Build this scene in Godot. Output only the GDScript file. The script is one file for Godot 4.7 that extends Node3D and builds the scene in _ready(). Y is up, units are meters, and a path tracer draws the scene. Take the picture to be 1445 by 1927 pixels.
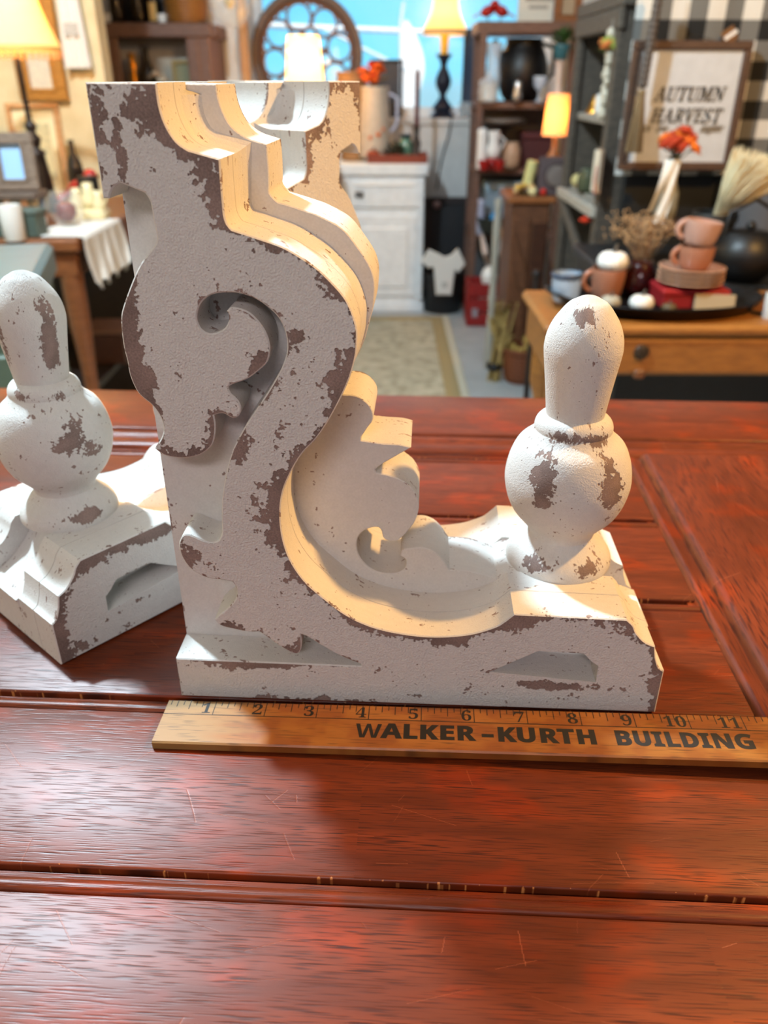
extends Node3D
# Three distressed white corbel brackets' worth of carving: two brackets on a red door table with a ruler, an antique shop behind.

const I := 0.0254          # one inch in metres: the ruler gives the scale of the brackets
const TABLE_Y := 0.85      # height of the table top

var M := {}                # materials
var cache := {}            # shared meshes


func _ready() -> void:
	set_camera()
	set_sky()
	set_lights()
	make_materials()
	build_room()
	build_table()
	build_ruler()
	build_brackets()
	build_window_side()
	build_left_side()
	build_middle()
	build_right_side()


func set_camera() -> void:
	var cam := Camera3D.new()
	cam.name = "camera"
	var pitch := deg_to_rad(28.6803)
	var fwd := Vector3(0, -sin(pitch), -cos(pitch))
	var up := Vector3(0, cos(pitch), -sin(pitch))
	var right := Vector3(1, 0, 0)
	var roll := 0.00197
	var r := right * cos(roll) + up * sin(roll)
	var u := up * cos(roll) - right * sin(roll)
	cam.transform = Transform3D(Basis(r, u, -fwd), Vector3(0, TABLE_Y + 10.9033 * I, 0))
	cam.near = 0.02
	cam.far = 60.0
	var half := 963.5 / 1490.2554
	cam.fov = rad_to_deg(2.0 * atan(half))
	var at := CameraAttributesPhysical.new()
	at.frustum_focal_length = 12.0 / half
	at.frustum_near = 0.02
	at.frustum_far = 60.0
	at.frustum_focus_distance = 0.335
	at.exposure_aperture = 6.4
	cam.attributes = at
	add_child(cam)
	cam.fov = rad_to_deg(2.0 * atan(half))
	cam.current = true


func set_sky() -> void:
	var we := WorldEnvironment.new()
	we.name = "world_environment"
	var e := Environment.new()
	e.background_mode = Environment.BG_SKY
	var sm := ProceduralSkyMaterial.new()
	sm.sky_top_color = Color(0.22, 0.60, 0.84)
	sm.sky_horizon_color = Color(0.42, 0.78, 0.92)
	sm.sky_curve = 0.2
	sm.ground_bottom_color = Color(0.55, 0.75, 0.82)
	sm.ground_horizon_color = Color(0.62, 0.84, 0.92)
	sm.sky_energy_multiplier = 1.25
	sm.ground_energy_multiplier = 1.1
	var sky := Sky.new()
	sky.sky_material = sm
	e.sky = sky
	e.tonemap_mode = Environment.TONE_MAPPER_LINEAR
	e.tonemap_exposure = 1.1
	e.sdfgi_enabled = true
	e.ssao_enabled = true
	e.ssil_enabled = true
	we.environment = e
	add_child(we)


# Unseen lamps over the table and added fill panels. Each fitting with its glowing face is built in build_room() and the builders of the lamps.
const COOL_AT := Vector3(-0.83, 2.52, -1.12)    # unseen white lamp, lights the brackets from back left
const WARM_AT := Vector3(1.15, 2.12, -0.48)     # unseen warm lamp, lights the right-facing sides from back right

func set_lights() -> void:
	lamp_light("cool_unseen_light", COOL_AT, Color(0.84, 0.94, 1.0), 6.6, 0.06)
	lamp_light("warm_unseen_light", WARM_AT, Color(1.0, 0.755, 0.42), 3.2, 0.035)
	sun_light()
	area_light("added_fill_light", Vector3(-0.4, 2.66, 2.2), Vector2(1.2, 0.6), Color(1.0, 0.955, 0.97), 4.2)  # added fill light behind the camera, brightens the bracket fronts
	area_light("added_fill_light", Vector3(0.1, 2.66, -3.1), Vector2(1.2, 0.6), Color(0.86, 0.94, 1.0), 0.50)  # added fill light, brightens the back of the shop


func sun_light() -> void:
	var l := DirectionalLight3D.new()
	l.name = "sun"
	l.rotation = Vector3(deg_to_rad(-58), deg_to_rad(25), 0)   # high behind the building: it lights the pavement beyond the window
	l.light_color = Color(1.0, 0.96, 0.9)
	l.light_energy = 2.2
	l.light_angular_distance = 0.5
	l.sky_mode = DirectionalLight3D.SKY_MODE_LIGHT_ONLY
	l.shadow_enabled = true
	add_child(l, true)


func lamp_light(called: String, at: Vector3, color: Color, energy: float, size: float) -> void:
	var l := OmniLight3D.new()
	l.name = called
	l.position = at
	l.light_color = color
	l.light_energy = energy
	l.light_size = size
	l.omni_range = 12.0
	l.omni_attenuation = 2.0
	l.shadow_enabled = true
	add_child(l, true)


func area_light(called: String, at: Vector3, size: Vector2, color: Color, energy: float) -> void:
	var l := AreaLight3D.new()
	l.name = called
	l.transform = Transform3D(Basis(Vector3(1, 0, 0), Vector3(0, 0, -1), Vector3(0, 1, 0)), at)   # shines down
	l.area_size = size
	l.area_range = 12.0
	l.area_attenuation = 2.0
	l.light_color = color
	l.light_energy = energy
	l.shadow_enabled = true
	add_child(l, true)


# ---------------------------------------------------------------- naming and placing

func thing(called: String, label: String, category: String, at := Vector3.ZERO, turn := 0.0, group := "") -> Node3D:
	var o := Node3D.new()
	o.name = called
	o.position = at
	o.rotation.y = turn
	add_child(o, true)
	tag(o, label, category, group)
	return o


func tag(o: Node, label: String, category: String, group := "") -> void:
	o.set_meta("label", label)
	o.set_meta("category", category)
	if group:
		o.set_meta("group", group)


func part(parent: Node, called: String, mesh: Mesh, mat: Material = null, at := Vector3.ZERO, rot := Vector3.ZERO, label := "") -> MeshInstance3D:
	var m := MeshInstance3D.new()
	m.name = called
	m.mesh = mesh
	if mat:
		m.material_override = mat
	m.position = at
	m.rotation = rot
	m.cast_shadow = GeometryInstance3D.SHADOW_CASTING_SETTING_ON
	parent.add_child(m, true)
	if label:
		m.set_meta("label", label)
	return m


func single(called: String, label: String, category: String, mesh: Mesh, mat: Material, at := Vector3.ZERO, rot := Vector3.ZERO, group := "") -> MeshInstance3D:
	var m := part(self, called, mesh, mat, at, rot)
	tag(m, label, category, group)
	return m


func struct(called: String, mesh: Mesh, mat: Material, at := Vector3.ZERO, rot := Vector3.ZERO) -> MeshInstance3D:
	var m := part(self, called, mesh, mat, at, rot)
	m.set_meta("kind", "structure")
	return m


func dup(o: Node3D, label: String, at: Vector3, turn := 0.0, group := "") -> Node3D:
	var c: Node3D = o.duplicate()
	add_child(c, true)
	c.position = at
	c.rotation.y = turn
	c.set_meta("label", label)
	if group:
		c.set_meta("group", group)
	return c


# ---------------------------------------------------------------- mesh helpers (front faces clockwise)

func tri(st: SurfaceTool, p: Array, n: Array, t: Array) -> void:
	var f: Vector3 = (p[1] - p[0]).cross(p[2] - p[0])
	var m: Vector3 = n[0] + n[1] + n[2]
	var order := [0, 1, 2] if f.dot(m) <= 0.0 else [0, 2, 1]
	for k in order:
		st.set_normal(n[k])
		st.set_uv(t[k])
		st.add_vertex(p[k])


func quad(st: SurfaceTool, p: Array, n: Array, t: Array) -> void:
	tri(st, [p[0], p[1], p[2]], [n[0], n[1], n[2]], [t[0], t[1], t[2]])
	tri(st, [p[0], p[2], p[3]], [n[0], n[2], n[3]], [t[0], t[2], t[3]])


func flat_quad(st: SurfaceTool, a: Vector3, b: Vector3, c: Vector3, d: Vector3, out: Vector3) -> void:
	var n := (b - a).cross(d - a).normalized()
	if n.dot(out) < 0.0:
		n = -n
	var t := [Vector2(0, 0), Vector2(1, 0), Vector2(1, 1), Vector2(0, 1)]
	quad(st, [a, b, c, d], [n, n, n, n], t)


func begin() -> SurfaceTool:
	var st := SurfaceTool.new()
	st.begin(Mesh.PRIMITIVE_TRIANGLES)
	return st


# A box centred on x and z, standing on y = 0, its edges chamfered.
func box(sx: float, sy: float, sz: float, b := 0.002) -> ArrayMesh:
	var key := "b%.4f %.4f %.4f %.4f" % [sx, sy, sz, b]
	if cache.has(key):
		return cache[key]
	b = minf(b, 0.45 * minf(sx, minf(sy, sz)))
	var st := begin()
	var h := Vector3(sx, sy, sz) / 2.0
	var mid := Vector3(0, h.y, 0)
	for ax in 3:
		var a1 := (ax + 1) % 3
		var a2 := (ax + 2) % 3
		for s in [-1.0, 1.0]:
			var c := []
			for q in [[-1, -1], [1, -1], [1, 1], [-1, 1]]:
				var v := Vector3.ZERO
				v[ax] = s * h[ax]
				v[a1] = q[0] * (h[a1] - b)
				v[a2] = q[1] * (h[a2] - b)
				c.append(v + mid)
			var n := Vector3.ZERO
			n[ax] = s
			flat_quad(st, c[0], c[1], c[2], c[3], n)
		for s1 in [-1.0, 1.0]:
			for s2 in [-1.0, 1.0]:
				var c := []
				for q in [[0, -1], [0, 1], [1, 1], [1, -1]]:
					var v := Vector3.ZERO
					v[ax] = q[1] * (h[ax] - b)
					v[a1] = s1 * (h[a1] - (b if q[0] else 0.0))
					v[a2] = s2 * (h[a2] - (0.0 if q[0] else b))
					c.append(v + mid)
				var n := Vector3.ZERO
				n[a1] = s1
				n[a2] = s2
				flat_quad(st, c[0], c[1], c[2], c[3], n)
	for x in [-1.0, 1.0]:
		for y in [-1.0, 1.0]:
			for z in [-1.0, 1.0]:
				var n := Vector3(x, y, z).normalized()
				tri(st, [Vector3(x * h.x, y * (h.y - b), z * (h.z - b)) + mid, Vector3(x * (h.x - b), y * h.y, z * (h.z - b)) + mid, Vector3(x * (h.x - b), y * (h.y - b), z * h.z) + mid], [n, n, n], [Vector2.ZERO, Vector2.ZERO, Vector2.ZERO])
	var m := st.commit()
	cache[key] = m
	return m


# A turned shape: runs of (radius, height) points; normals are smooth within a run and sharp between runs.
func lathe(runs: Array, seg := 32, lobes := 0, lobe_depth := 0.0) -> ArrayMesh:
	var st := begin()
	var total := 0.0
	var lo := 1e9
	var hi := -1e9
	for run in runs:
		for q in run:
			lo = minf(lo, q.y)
			hi = maxf(hi, q.y)
	for run in runs:
		var nn := []
		for i in run.size():
			var a: Vector2 = run[maxi(i - 1, 0)]
			var b: Vector2 = run[mini(i + 1, run.size() - 1)]
			var d := (b - a).normalized()
			nn.append(Vector2(d.y, -d.x))
		for i in run.size() - 1:
			for k in seg:
				var p := []
				var n := []
				var t := []
				for q in [[i, k], [i + 1, k], [i + 1, k + 1], [i, k + 1]]:
					var ang: float = TAU * q[1] / seg
					var pr: Vector2 = run[q[0]]
					var sc := 1.0
					if lobes:
						sc = 1.0 - lobe_depth * pow(absf(cos(ang * lobes / 2.0)), 6.0)
					p.append(Vector3(cos(ang) * pr.x * sc, pr.y, sin(ang) * pr.x * sc))
					n.append(Vector3(cos(ang) * nn[q[0]].x, nn[q[0]].y, sin(ang) * nn[q[0]].x))
					t.append(Vector2(float(q[1]) / seg, 1.0 - (pr.y - lo) / maxf(hi - lo, 1e-6)))
				# outward normals for an upward profile
				quad(st, p, n, t)
	total += 1.0
	return st.commit()


func profile(a: Array) -> Array:
	var out := []
	for k in range(0, a.size(), 2):
		out.append(Vector2(a[k], a[k + 1]))
	return out


# Points of a smooth curve through the given points, about step apart.
func smooth(pts: Array, step: float) -> PackedVector2Array:
	var out := PackedVector2Array()
	if pts.size() == 2:
		out.append(pts[0])
		out.append(pts[1])
		return out
	for i in pts.size() - 1:
		var a: Vector2 = pts[maxi(i - 1, 0)]
		var b: Vector2 = pts[i]
		var c: Vector2 = pts[i + 1]
		var d: Vector2 = pts[mini(i + 2, pts.size() - 1)]
		var n := maxi(1, int(ceil(b.distance_to(c) / step)))
		for k in n:
			out.append(b.cubic_interpolate(c, a, d, float(k) / n))
	out.append(pts[pts.size() - 1])
	return out


# Tube along a path of points; the radius goes from r0 to r1.
func tube(path: Array, r0: float, r1 := -1.0, seg := 8) -> ArrayMesh:
	if r1 < 0.0:
		r1 = r0
	var st := begin()
	var rings := []
	var side := Vector3.ZERO
	for i in path.size():
		var d: Vector3 = (path[mini(i + 1, path.size() - 1)] - path[maxi(i - 1, 0)]).normalized()
		if i == 0:
			side = d.cross(Vector3.UP if absf(d.y) < 0.9 else Vector3.RIGHT).normalized()
		side = (side - d * side.dot(d)).normalized()
		var up := d.cross(side)
		var r := lerpf(r0, r1, float(i) / (path.size() - 1))
		var ring := []
		for k in seg + 1:
			var a := TAU * k / seg
			var n := side * cos(a) + up * sin(a)
			ring.append([path[i] + n * r, n])
		rings.append(ring)
	for i in rings.size() - 1:
		for k in seg:
			var q := [rings[i][k], rings[i][k + 1], rings[i + 1][k + 1], rings[i + 1][k]]
			quad(st, [q[0][0], q[1][0], q[2][0], q[3][0]], [q[0][1], q[1][1], q[2][1], q[3][1]], [Vector2(k, i), Vector2(k + 1, i), Vector2(k + 1, i + 1), Vector2(k, i + 1)])
	for e in [0, rings.size() - 1]:
		var dirn: Vector3 = (path[0] - path[1]).normalized() if e == 0 else (path[e] - path[e - 1]).normalized()
		for k in seg:
			tri(st, [path[e], rings[e][k][0], rings[e][k + 1][0]], [dirn, dirn, dirn], [Vector2.ZERO, Vector2.ZERO, Vector2.ZERO])
	return st.commit()


func join(list: Array) -> ArrayMesh:
	var st := begin()
	for q in list:
		st.append_from(q[0], 0, q[1])
	return st.commit()


func at(x: float, y: float, z: float, rot := Vector3.ZERO, s := Vector3.ONE) -> Transform3D:
	return Transform3D(Basis.from_euler(rot).scaled_local(s), Vector3(x, y, z))


# A closed outline in x and y, extruded along z from -depth / 2 to depth / 2, both rims chamfered.
func plate(outline: PackedVector2Array, depth: float, b := 0.0, sharp := 0.7) -> ArrayMesh:
	var st := begin()
	var inset := offset_ring(outline, -b) if b > 0.0 else outline
	var idx := Geometry2D.triangulate_polygon(inset)
	for s in [-1.0, 1.0]:
		var nz := Vector3(0, 0, s)
		for k in range(0, idx.size(), 3):
			var p := []
			var t := []
			for j in 3:
				var q := inset[idx[k + j]]
				p.append(Vector3(q.x, q.y, s * depth / 2.0))
				t.append(q)
			tri(st, p, [nz, nz, nz], t)
	var rings := [[inset, depth / 2.0], [outline, depth / 2.0 - b], [outline, -depth / 2.0 + b], [inset, -depth / 2.0]] if b > 0.0 else [[outline, depth / 2.0], [outline, -depth / 2.0]]
	skirt(st, outline, rings, sharp)
	return st.commit()


func is_ccw(o: PackedVector2Array) -> bool:
	var a := 0.0
	for i in o.size():
		a += o[i].cross(o[(i + 1) % o.size()])
	return a > 0.0


# Moves every point of a closed outline outwards by d (inwards if negative); d may be one number or one per point.
func offset_ring(o: PackedVector2Array, d) -> PackedVector2Array:
	var out := PackedVector2Array()
	var s := 1.0 if is_ccw(o) else -1.0
	var n := o.size()
	for i in n:
		var e0 := (o[i] - o[(i + n - 1) % n]).normalized()
		var e1 := (o[(i + 1) % n] - o[i]).normalized()
		var n0 := Vector2(e0.y, -e0.x) * s
		var n1 := Vector2(e1.y, -e1.x) * s
		var m := (n0 + n1)
		var l := maxf(m.length_squared() / 2.0, 0.35)
		var k: float = d if d is float else d[i]
		out.append(o[i] + m / l * k)
	return out


# Walls between rings of the same point count: each ring is [points, z]; normals follow the outline.
func skirt(st: SurfaceTool, o: PackedVector2Array, rings: Array, sharp := 0.7, u_scale := 1.0, v_of = null) -> void:
	var n := o.size()
	var s := 1.0 if is_ccw(o) else -1.0
	var en := PackedVector2Array()
	var along := PackedFloat32Array()
	var run := 0.0
	for i in n:
		var e := o[(i + 1) % n] - o[i]
		along.append(run)
		run += e.length()
		e = e.normalized()
		en.append(Vector2(e.y, -e.x) * s)
	along.append(run)
	for i in n:
		var j := (i + 1) % n
		var na := en[i]
		var nb := en[i]
		var prev := en[(i + n - 1) % n]
		var next := en[j]
		if prev.dot(en[i]) > sharp:
			na = (prev + en[i]).normalized()
		if next.dot(en[i]) > sharp:
			nb = (next + en[i]).normalized()
		for k in rings.size() - 1:
			var r0: PackedVector2Array = rings[k][0]
			var r1: PackedVector2Array = rings[k + 1][0]
			var z0: float = rings[k][1]
			var z1: float = rings[k + 1][1]
			var p := [Vector3(r0[i].x, r0[i].y, z0), Vector3(r0[j].x, r0[j].y, z0), Vector3(r1[j].x, r1[j].y, z1), Vector3(r1[i].x, r1[i].y, z1)]
			var w := (r1[i] - r0[i]).dot(en[i])
			var dz := z1 - z0
			# tilt of the wall on a chamfer
			var tilt := Vector2(absf(dz), 0.0) if absf(w) < 1e-6 else Vector2(absf(dz), -w * signf(dz))
			tilt = tilt.normalized()
			var a3 := Vector3(na.x * tilt.x, na.y * tilt.x, tilt.y)
			var b3 := Vector3(nb.x * tilt.x, nb.y * tilt.x, tilt.y)
			var v0: float = v_of.call(z0) if v_of != null else z0
			var v1: float = v_of.call(z1) if v_of != null else z1
			quad(st, p, [a3, b3, b3, a3], [Vector2(along[i] * u_scale, v0), Vector2(along[i + 1] * u_scale, v0), Vector2(along[i + 1] * u_scale, v1), Vector2(along[i] * u_scale, v1)])


# A bent sheet: f(s, t) gives the point for s, t in 0..1.
func sheet(nu: int, nv: int, f: Callable, closed := false) -> ArrayMesh:
	var st := begin()
	st.set_smooth_group(0)
	for i in nu:
		for j in nv:
			var q := []
			for c in [[i, j], [i + 1, j], [i + 1, j + 1], [i, j + 1]]:
				q.append([f.call(float(c[0]) / nu, float(c[1]) / nv), Vector2(float(c[0]) / nu, float(c[1]) / nv)])
			for k in [0, 1, 2, 0, 2, 3]:
				st.set_uv(q[k][1])
				st.add_vertex(q[k][0])
	st.index()
	st.generate_normals()
	return st.commit()


func rect(w: float, h: float) -> PackedVector2Array:
	return PackedVector2Array([Vector2(-w / 2, 0), Vector2(w / 2, 0), Vector2(w / 2, h), Vector2(-w / 2, h)])


# Four bars round an opening, standing on y = 0: parts named frame_bar.
func frame_bars(o: Node, w: float, h: float, bar: float, depth: float, mat: Material, b := 0.003, called := "frame_bar") -> void:
	part(o, called, box(w, bar, depth, b), mat, Vector3(0, 0, 0))
	part(o, called, box(w, bar, depth, b), mat, Vector3(0, h - bar, 0))
	for s in [-1.0, 1.0]:
		part(o, called, box(bar, h - 2 * bar, depth * 0.98, b), mat, Vector3(s * (w - bar) / 2, bar, 0))


# ---------------------------------------------------------------- materials

func noise_bytes(w: int, h: int, freq: float, sd: int, octaves := 3, kind := FastNoiseLite.TYPE_SIMPLEX_SMOOTH) -> PackedByteArray:
	var n := FastNoiseLite.new()
	n.noise_type = kind
	n.seed = sd
	n.frequency = freq
	n.fractal_octaves = octaves
	var im := n.get_seamless_image(w, h, false, false, 0.1, true)
	return im.get_data()


func stretched_bytes(w: int, h: int, squeeze: int, freq: float, sd: int, octaves := 3) -> PackedByteArray:
	var n := FastNoiseLite.new()
	n.noise_type = FastNoiseLite.TYPE_SIMPLEX_SMOOTH
	n.seed = sd
	n.frequency = freq
	n.fractal_octaves = octaves
	var im := n.get_seamless_image(w / squeeze, h, false, false, 0.1, true)
	im.resize(w, h, Image.INTERPOLATE_CUBIC)
	return im.get_data()


func picture(w: int, h: int, data: PackedByteArray, gray := false) -> ImageTexture:
	return ImageTexture.create_from_image(Image.create_from_data(w, h, false, Image.FORMAT_L8 if gray else Image.FORMAT_RGB8, data))


func mat(color: Color, rough := 0.7, metal := 0.0) -> StandardMaterial3D:
	var m := StandardMaterial3D.new()
	m.albedo_color = color
	m.roughness = rough
	m.metallic = metal
	return m


func glow(color: Color, energy: float, base := Color(0.9, 0.85, 0.75)) -> StandardMaterial3D:
	var m := mat(base, 0.8)
	m.emission_enabled = true
	m.emission = color
	m.emission_energy_multiplier = energy
	return m


func pane(color: Color, alpha: float) -> StandardMaterial3D:
	var m := mat(color, 0.05)
	m.albedo_color.a = alpha
	m.transparency = BaseMaterial3D.TRANSPARENCY_ALPHA
	return m


# A material whose colour wanders between two tones in grain-like patches, in the thing's own axes.
func mottled(a: Color, b: Color, rough: float, scale: float, tex: Texture2D, bump := 0.0) -> StandardMaterial3D:
	var m := StandardMaterial3D.new()
	m.albedo_texture = ramp_of(tex, a, b)
	m.roughness = rough
	m.uv1_triplanar = true
	m.uv1_scale = Vector3.ONE * scale
	if bump > 0.0:
		m.heightmap_enabled = true
		m.heightmap_texture = tex
		m.heightmap_scale = bump
	return m


func ramp_of(tex: Texture2D, a: Color, b: Color) -> ImageTexture:
	var key := "ramp%s %s %d" % [a.to_html(), b.to_html(), tex.get_instance_id()]
	if cache.has(key):
		return cache[key]
	var im: Image = tex.get_image()
	var src := im.get_data()
	var out := PackedByteArray()
	out.resize(src.size() * 3)
	var lut := PackedByteArray()
	for k in 256:
		var c := a.lerp(b, k / 255.0)
		lut.append(int(c.r * 255))
		lut.append(int(c.g * 255))
		lut.append(int(c.b * 255))
	for k in src.size():
		var v := src[k] * 3
		out[k * 3] = lut[v]
		out[k * 3 + 1] = lut[v + 1]
		out[k * 3 + 2] = lut[v + 2]
	cache[key] = picture(im.get_width(), im.get_height(), out)
	return cache[key]


# Worn paint: "wear" (0 to 1 and more, one value per cell of a coarse grid) says how likely the paint has flaked off there.
# Returns [colour texture, relief texture].
func worn_paint(w: int, h: int, wear: PackedFloat32Array, gw: int, gh: int, sd: int, coarse: float, fine: float, squeeze := 1, bare := Color(0.525, 0.45, 0.42)) -> Array:
	var n1 := noise_bytes(w, h, coarse, sd, 3) if squeeze == 1 else stretched_bytes(w, h, squeeze, coarse, sd, 3)
	var n2 := noise_bytes(w, h, fine, sd + 1, 3) if squeeze == 1 else stretched_bytes(w, h, squeeze, fine, sd + 1, 3)
	var n3 := noise_bytes(w, h, 0.23, sd + 2, 2)
	var n4 := noise_bytes(w, h, 0.10, sd + 3, 2)
	var col := PackedByteArray()
	col.resize(w * h * 3)
	var hgt := PackedByteArray()
	hgt.resize(w * h)
	for y in h:
		var gy := y * gh / h * gw
		var row := y * w
		for x in w:
			var k := row + x
			var a := n1[k] / 255.0 - 0.5
			var b := n2[k] / 255.0 - 0.5
			var g := n3[k] / 255.0 - 0.5
			var q := n4[k] / 255.0 - 0.5
			var wr := wear[gy + x * gw / w]
			var e := wr + a * 1.0 + b * 0.85 + q * 0.6
			var gap := e - 0.78
			var spot := maxf(b + a * 0.45 - 0.405 + 0.06 * wr, q * 0.8 + b * 0.35 + a * 0.3 - 0.375 + 0.10 * wr)
			var r: float
			var gr: float
			var bl: float
			var hh: float
			if gap > 0.0 or spot > 0.0:
				var t := 1.0 + g * 0.26 + a * 0.3
				r = bare.r * t
				gr = bare.g * t
				bl = bare.b * t
				hh = 0.25 + g * 0.18
			else:
				var t := 1.0 + g * 0.05 + b * 0.03
				r = 0.83 * t
				gr = 0.82 * t
				bl = 0.80 * t
				hh = 0.66 + g * 0.42 + b * 0.14 + q * 0.22
				if gap > -0.035:
					hh += 0.10
			col[k * 3] = int(clampf(r, 0, 1) * 255)
			col[k * 3 + 1] = int(clampf(gr, 0, 1) * 255)
			col[k * 3 + 2] = int(clampf(bl, 0, 1) * 255)
			hgt[k] = int(clampf(hh, 0, 1) * 255)
	return [picture(w, h, col), picture(w, h, hgt, true)]


func paint_material(tex: Array, relief := 0.085) -> StandardMaterial3D:
	var m := StandardMaterial3D.new()
	m.albedo_texture = tex[0]
	m.roughness = 0.75
	m.metallic_specular = 0.35
	m.heightmap_enabled = true
	m.heightmap_texture = tex[1]
	m.heightmap_scale = relief
	return m


# Wear of a flat face: each line [points, reach, amount] wears the paint near it; extra worn places are [u, v, ru, rv, amount], in inches.
func face_wear(lines: Array, u0: float, v0: float, w: float, h: float, gw: int, gh: int, extra: Array) -> PackedFloat32Array:
	var sum := PackedFloat32Array()
	sum.resize(gw * gh)
	var cell := w / gw
	var s2 := cell * 1.4142
	for line in lines:
		var o: PackedVector2Array = line[0]
		var d := PackedFloat32Array()
		d.resize(gw * gh)
		d.fill(99.0)
		for i in o.size() - 1:
			var a := o[i]
			var b := o[i + 1]
			var steps := int(a.distance_to(b) / cell * 1.5) + 1
			for k in steps:
				var q := a.lerp(b, float(k) / steps)
				var x := int((q.x - u0) / cell)
				var y := int((v0 + h - q.y) / cell)
				if x >= 0 and x < gw and y >= 0 and y < gh:
					d[y * gw + x] = 0.0
		for y in range(1, gh - 1):
			for x in range(1, gw - 1):
				var k := y * gw + x
				d[k] = minf(d[k], minf(minf(d[k - 1], d[k - gw]) + cell, minf(d[k - gw - 1], d[k - gw + 1]) + s2))
		for y in range(gh - 2, 0, -1):
			for x in range(gw - 2, 0, -1):
				var k := y * gw + x
				d[k] = minf(d[k], minf(minf(d[k + 1], d[k + gw]) + cell, minf(d[k + gw + 1], d[k + gw - 1]) + s2))
		var reach: float = line[1]
		var amount: float = line[2]
		for k in d.size():
			if d[k] < reach * 5.0:
				sum[k] = maxf(sum[k], amount * exp(-d[k] / reach))
	for e in extra:
		add_blob(sum, gw, gh, (e[0] - u0) / w, (v0 + h - e[1]) / h, e[2] / w, e[3] / h, e[4], false)
	return sum


# Adds a soft bump of "amount" at x, y (0 to 1) to a coarse grid.
func add_blob(d: PackedFloat32Array, gw: int, gh: int, x: float, y: float, rx: float, ry: float, amount: float, wrap := true) -> void:
	var x0 := int((x - 2.5 * rx) * gw)
	var x1 := int((x + 2.5 * rx) * gw)
	for j in range(maxi(0, int((y - 2.5 * ry) * gh)), mini(gh, int((y + 2.5 * ry) * gh) + 1)):
		for i in range(x0, x1 + 1):
			if not wrap and (i < 0 or i >= gw):
				continue
			var dx := (float(i) / gw - x) / rx
			var dy := (float(j) / gh - y) / ry
			d[j * gw + posmod(i, gw)] += amount * exp(-dx * dx - dy * dy)


func make_materials() -> void:
	var cloud := picture(256, 256, noise_bytes(256, 256, 0.03, 11, 4), true)
	var speck := picture(256, 256, noise_bytes(256, 256, 0.16, 12, 3), true)
	var grain := picture(512, 256, stretched_bytes(512, 256, 8, 0.09, 13, 4), true)
	M.cloud = cloud
	M.speck = speck
	M.grain = grain
	M.wall_tan = mottled(Color(0.66, 0.61, 0.53), Color(0.72, 0.67, 0.59), 0.9, 1.2, cloud)
	M.wall_cream = mottled(Color(0.80, 0.72, 0.55), Color(0.87, 0.80, 0.64), 0.9, 1.2, cloud)
	M.wall_grey = mottled(Color(0.79, 0.78, 0.76), Color(0.84, 0.83, 0.81), 0.9, 1.2, cloud)
	M.ceiling = mottled(Color(0.42, 0.41, 0.40), Color(0.48, 0.47, 0.46), 0.9, 1.0, cloud)  # unseen ceiling, kept dark to limit bounced light
	M.wall_slate = mottled(Color(0.36, 0.39, 0.44), Color(0.42, 0.45, 0.50), 0.9, 1.2, cloud)  # for the two unseen walls, dark so they bounce little light
	M.concrete = mottled(Color(0.60, 0.62, 0.62), Color(0.68, 0.70, 0.70), 0.45, 0.7, cloud)
	M.walnut = mottled(Color(0.24, 0.15, 0.10), Color(0.38, 0.25, 0.17), 0.5, 3.0, grain)
	M.shelf_wood = mottled(Color(0.36, 0.25, 0.20), Color(0.46, 0.34, 0.28), 0.6, 3.0, grain)
	M.brown_wood = mottled(Color(0.40, 0.23, 0.12), Color(0.53, 0.32, 0.17), 0.45, 3.0, grain)
	M.oak = mottled(Color(0.48, 0.30, 0.11), Color(0.60, 0.39, 0.16), 0.45, 3.0, grain)
	M.grey_wood = mottled(Color(0.25, 0.22, 0.19), Color(0.36, 0.32, 0.27), 0.7, 3.0, grain)
	M.dark_wood = mottled(Color(0.10, 0.07, 0.06), Color(0.17, 0.12, 0.10), 0.5, 3.0, grain)
	M.light_wood = mottled(Color(0.70, 0.52, 0.33), Color(0.80, 0.62, 0.42), 0.5, 3.0, grain)
	M.white_paint = mottled(Color(0.84, 0.86, 0.87), Color(0.90, 0.92, 0.93), 0.5, 2.0, cloud)
	M.cream_china = mat(Color(0.88, 0.82, 0.64), 0.25)
	M.white_china = mat(Color(0.90, 0.90, 0.88), 0.2)
	M.black_metal = mat(Color(0.035, 0.035, 0.04), 0.45)
	M.bronze = mat(Color(0.13, 0.085, 0.06), 0.4, 0.3)
	M.brass = mat(Color(0.80, 0.56, 0.22), 0.28, 1.0)
	M.linen = mottled(Color(0.78, 0.77, 0.74), Color(0.90, 0.89, 0.86), 0.95, 6.0, speck, 0.05)
	M.green_paint = mottled(Color(0.27, 0.34, 0.29), Color(0.32, 0.39, 0.33), 0.5, 2.0, cloud)
	M.red_paint = mat(Color(0.62, 0.07, 0.05), 0.4)
	M.glass = pane(Color(0.95, 0.98, 0.98), 0.12)
	M.window_glass = pane(Color(0.9, 0.97, 1.0), 0.06)


# ---------------------------------------------------------------- the room

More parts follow.
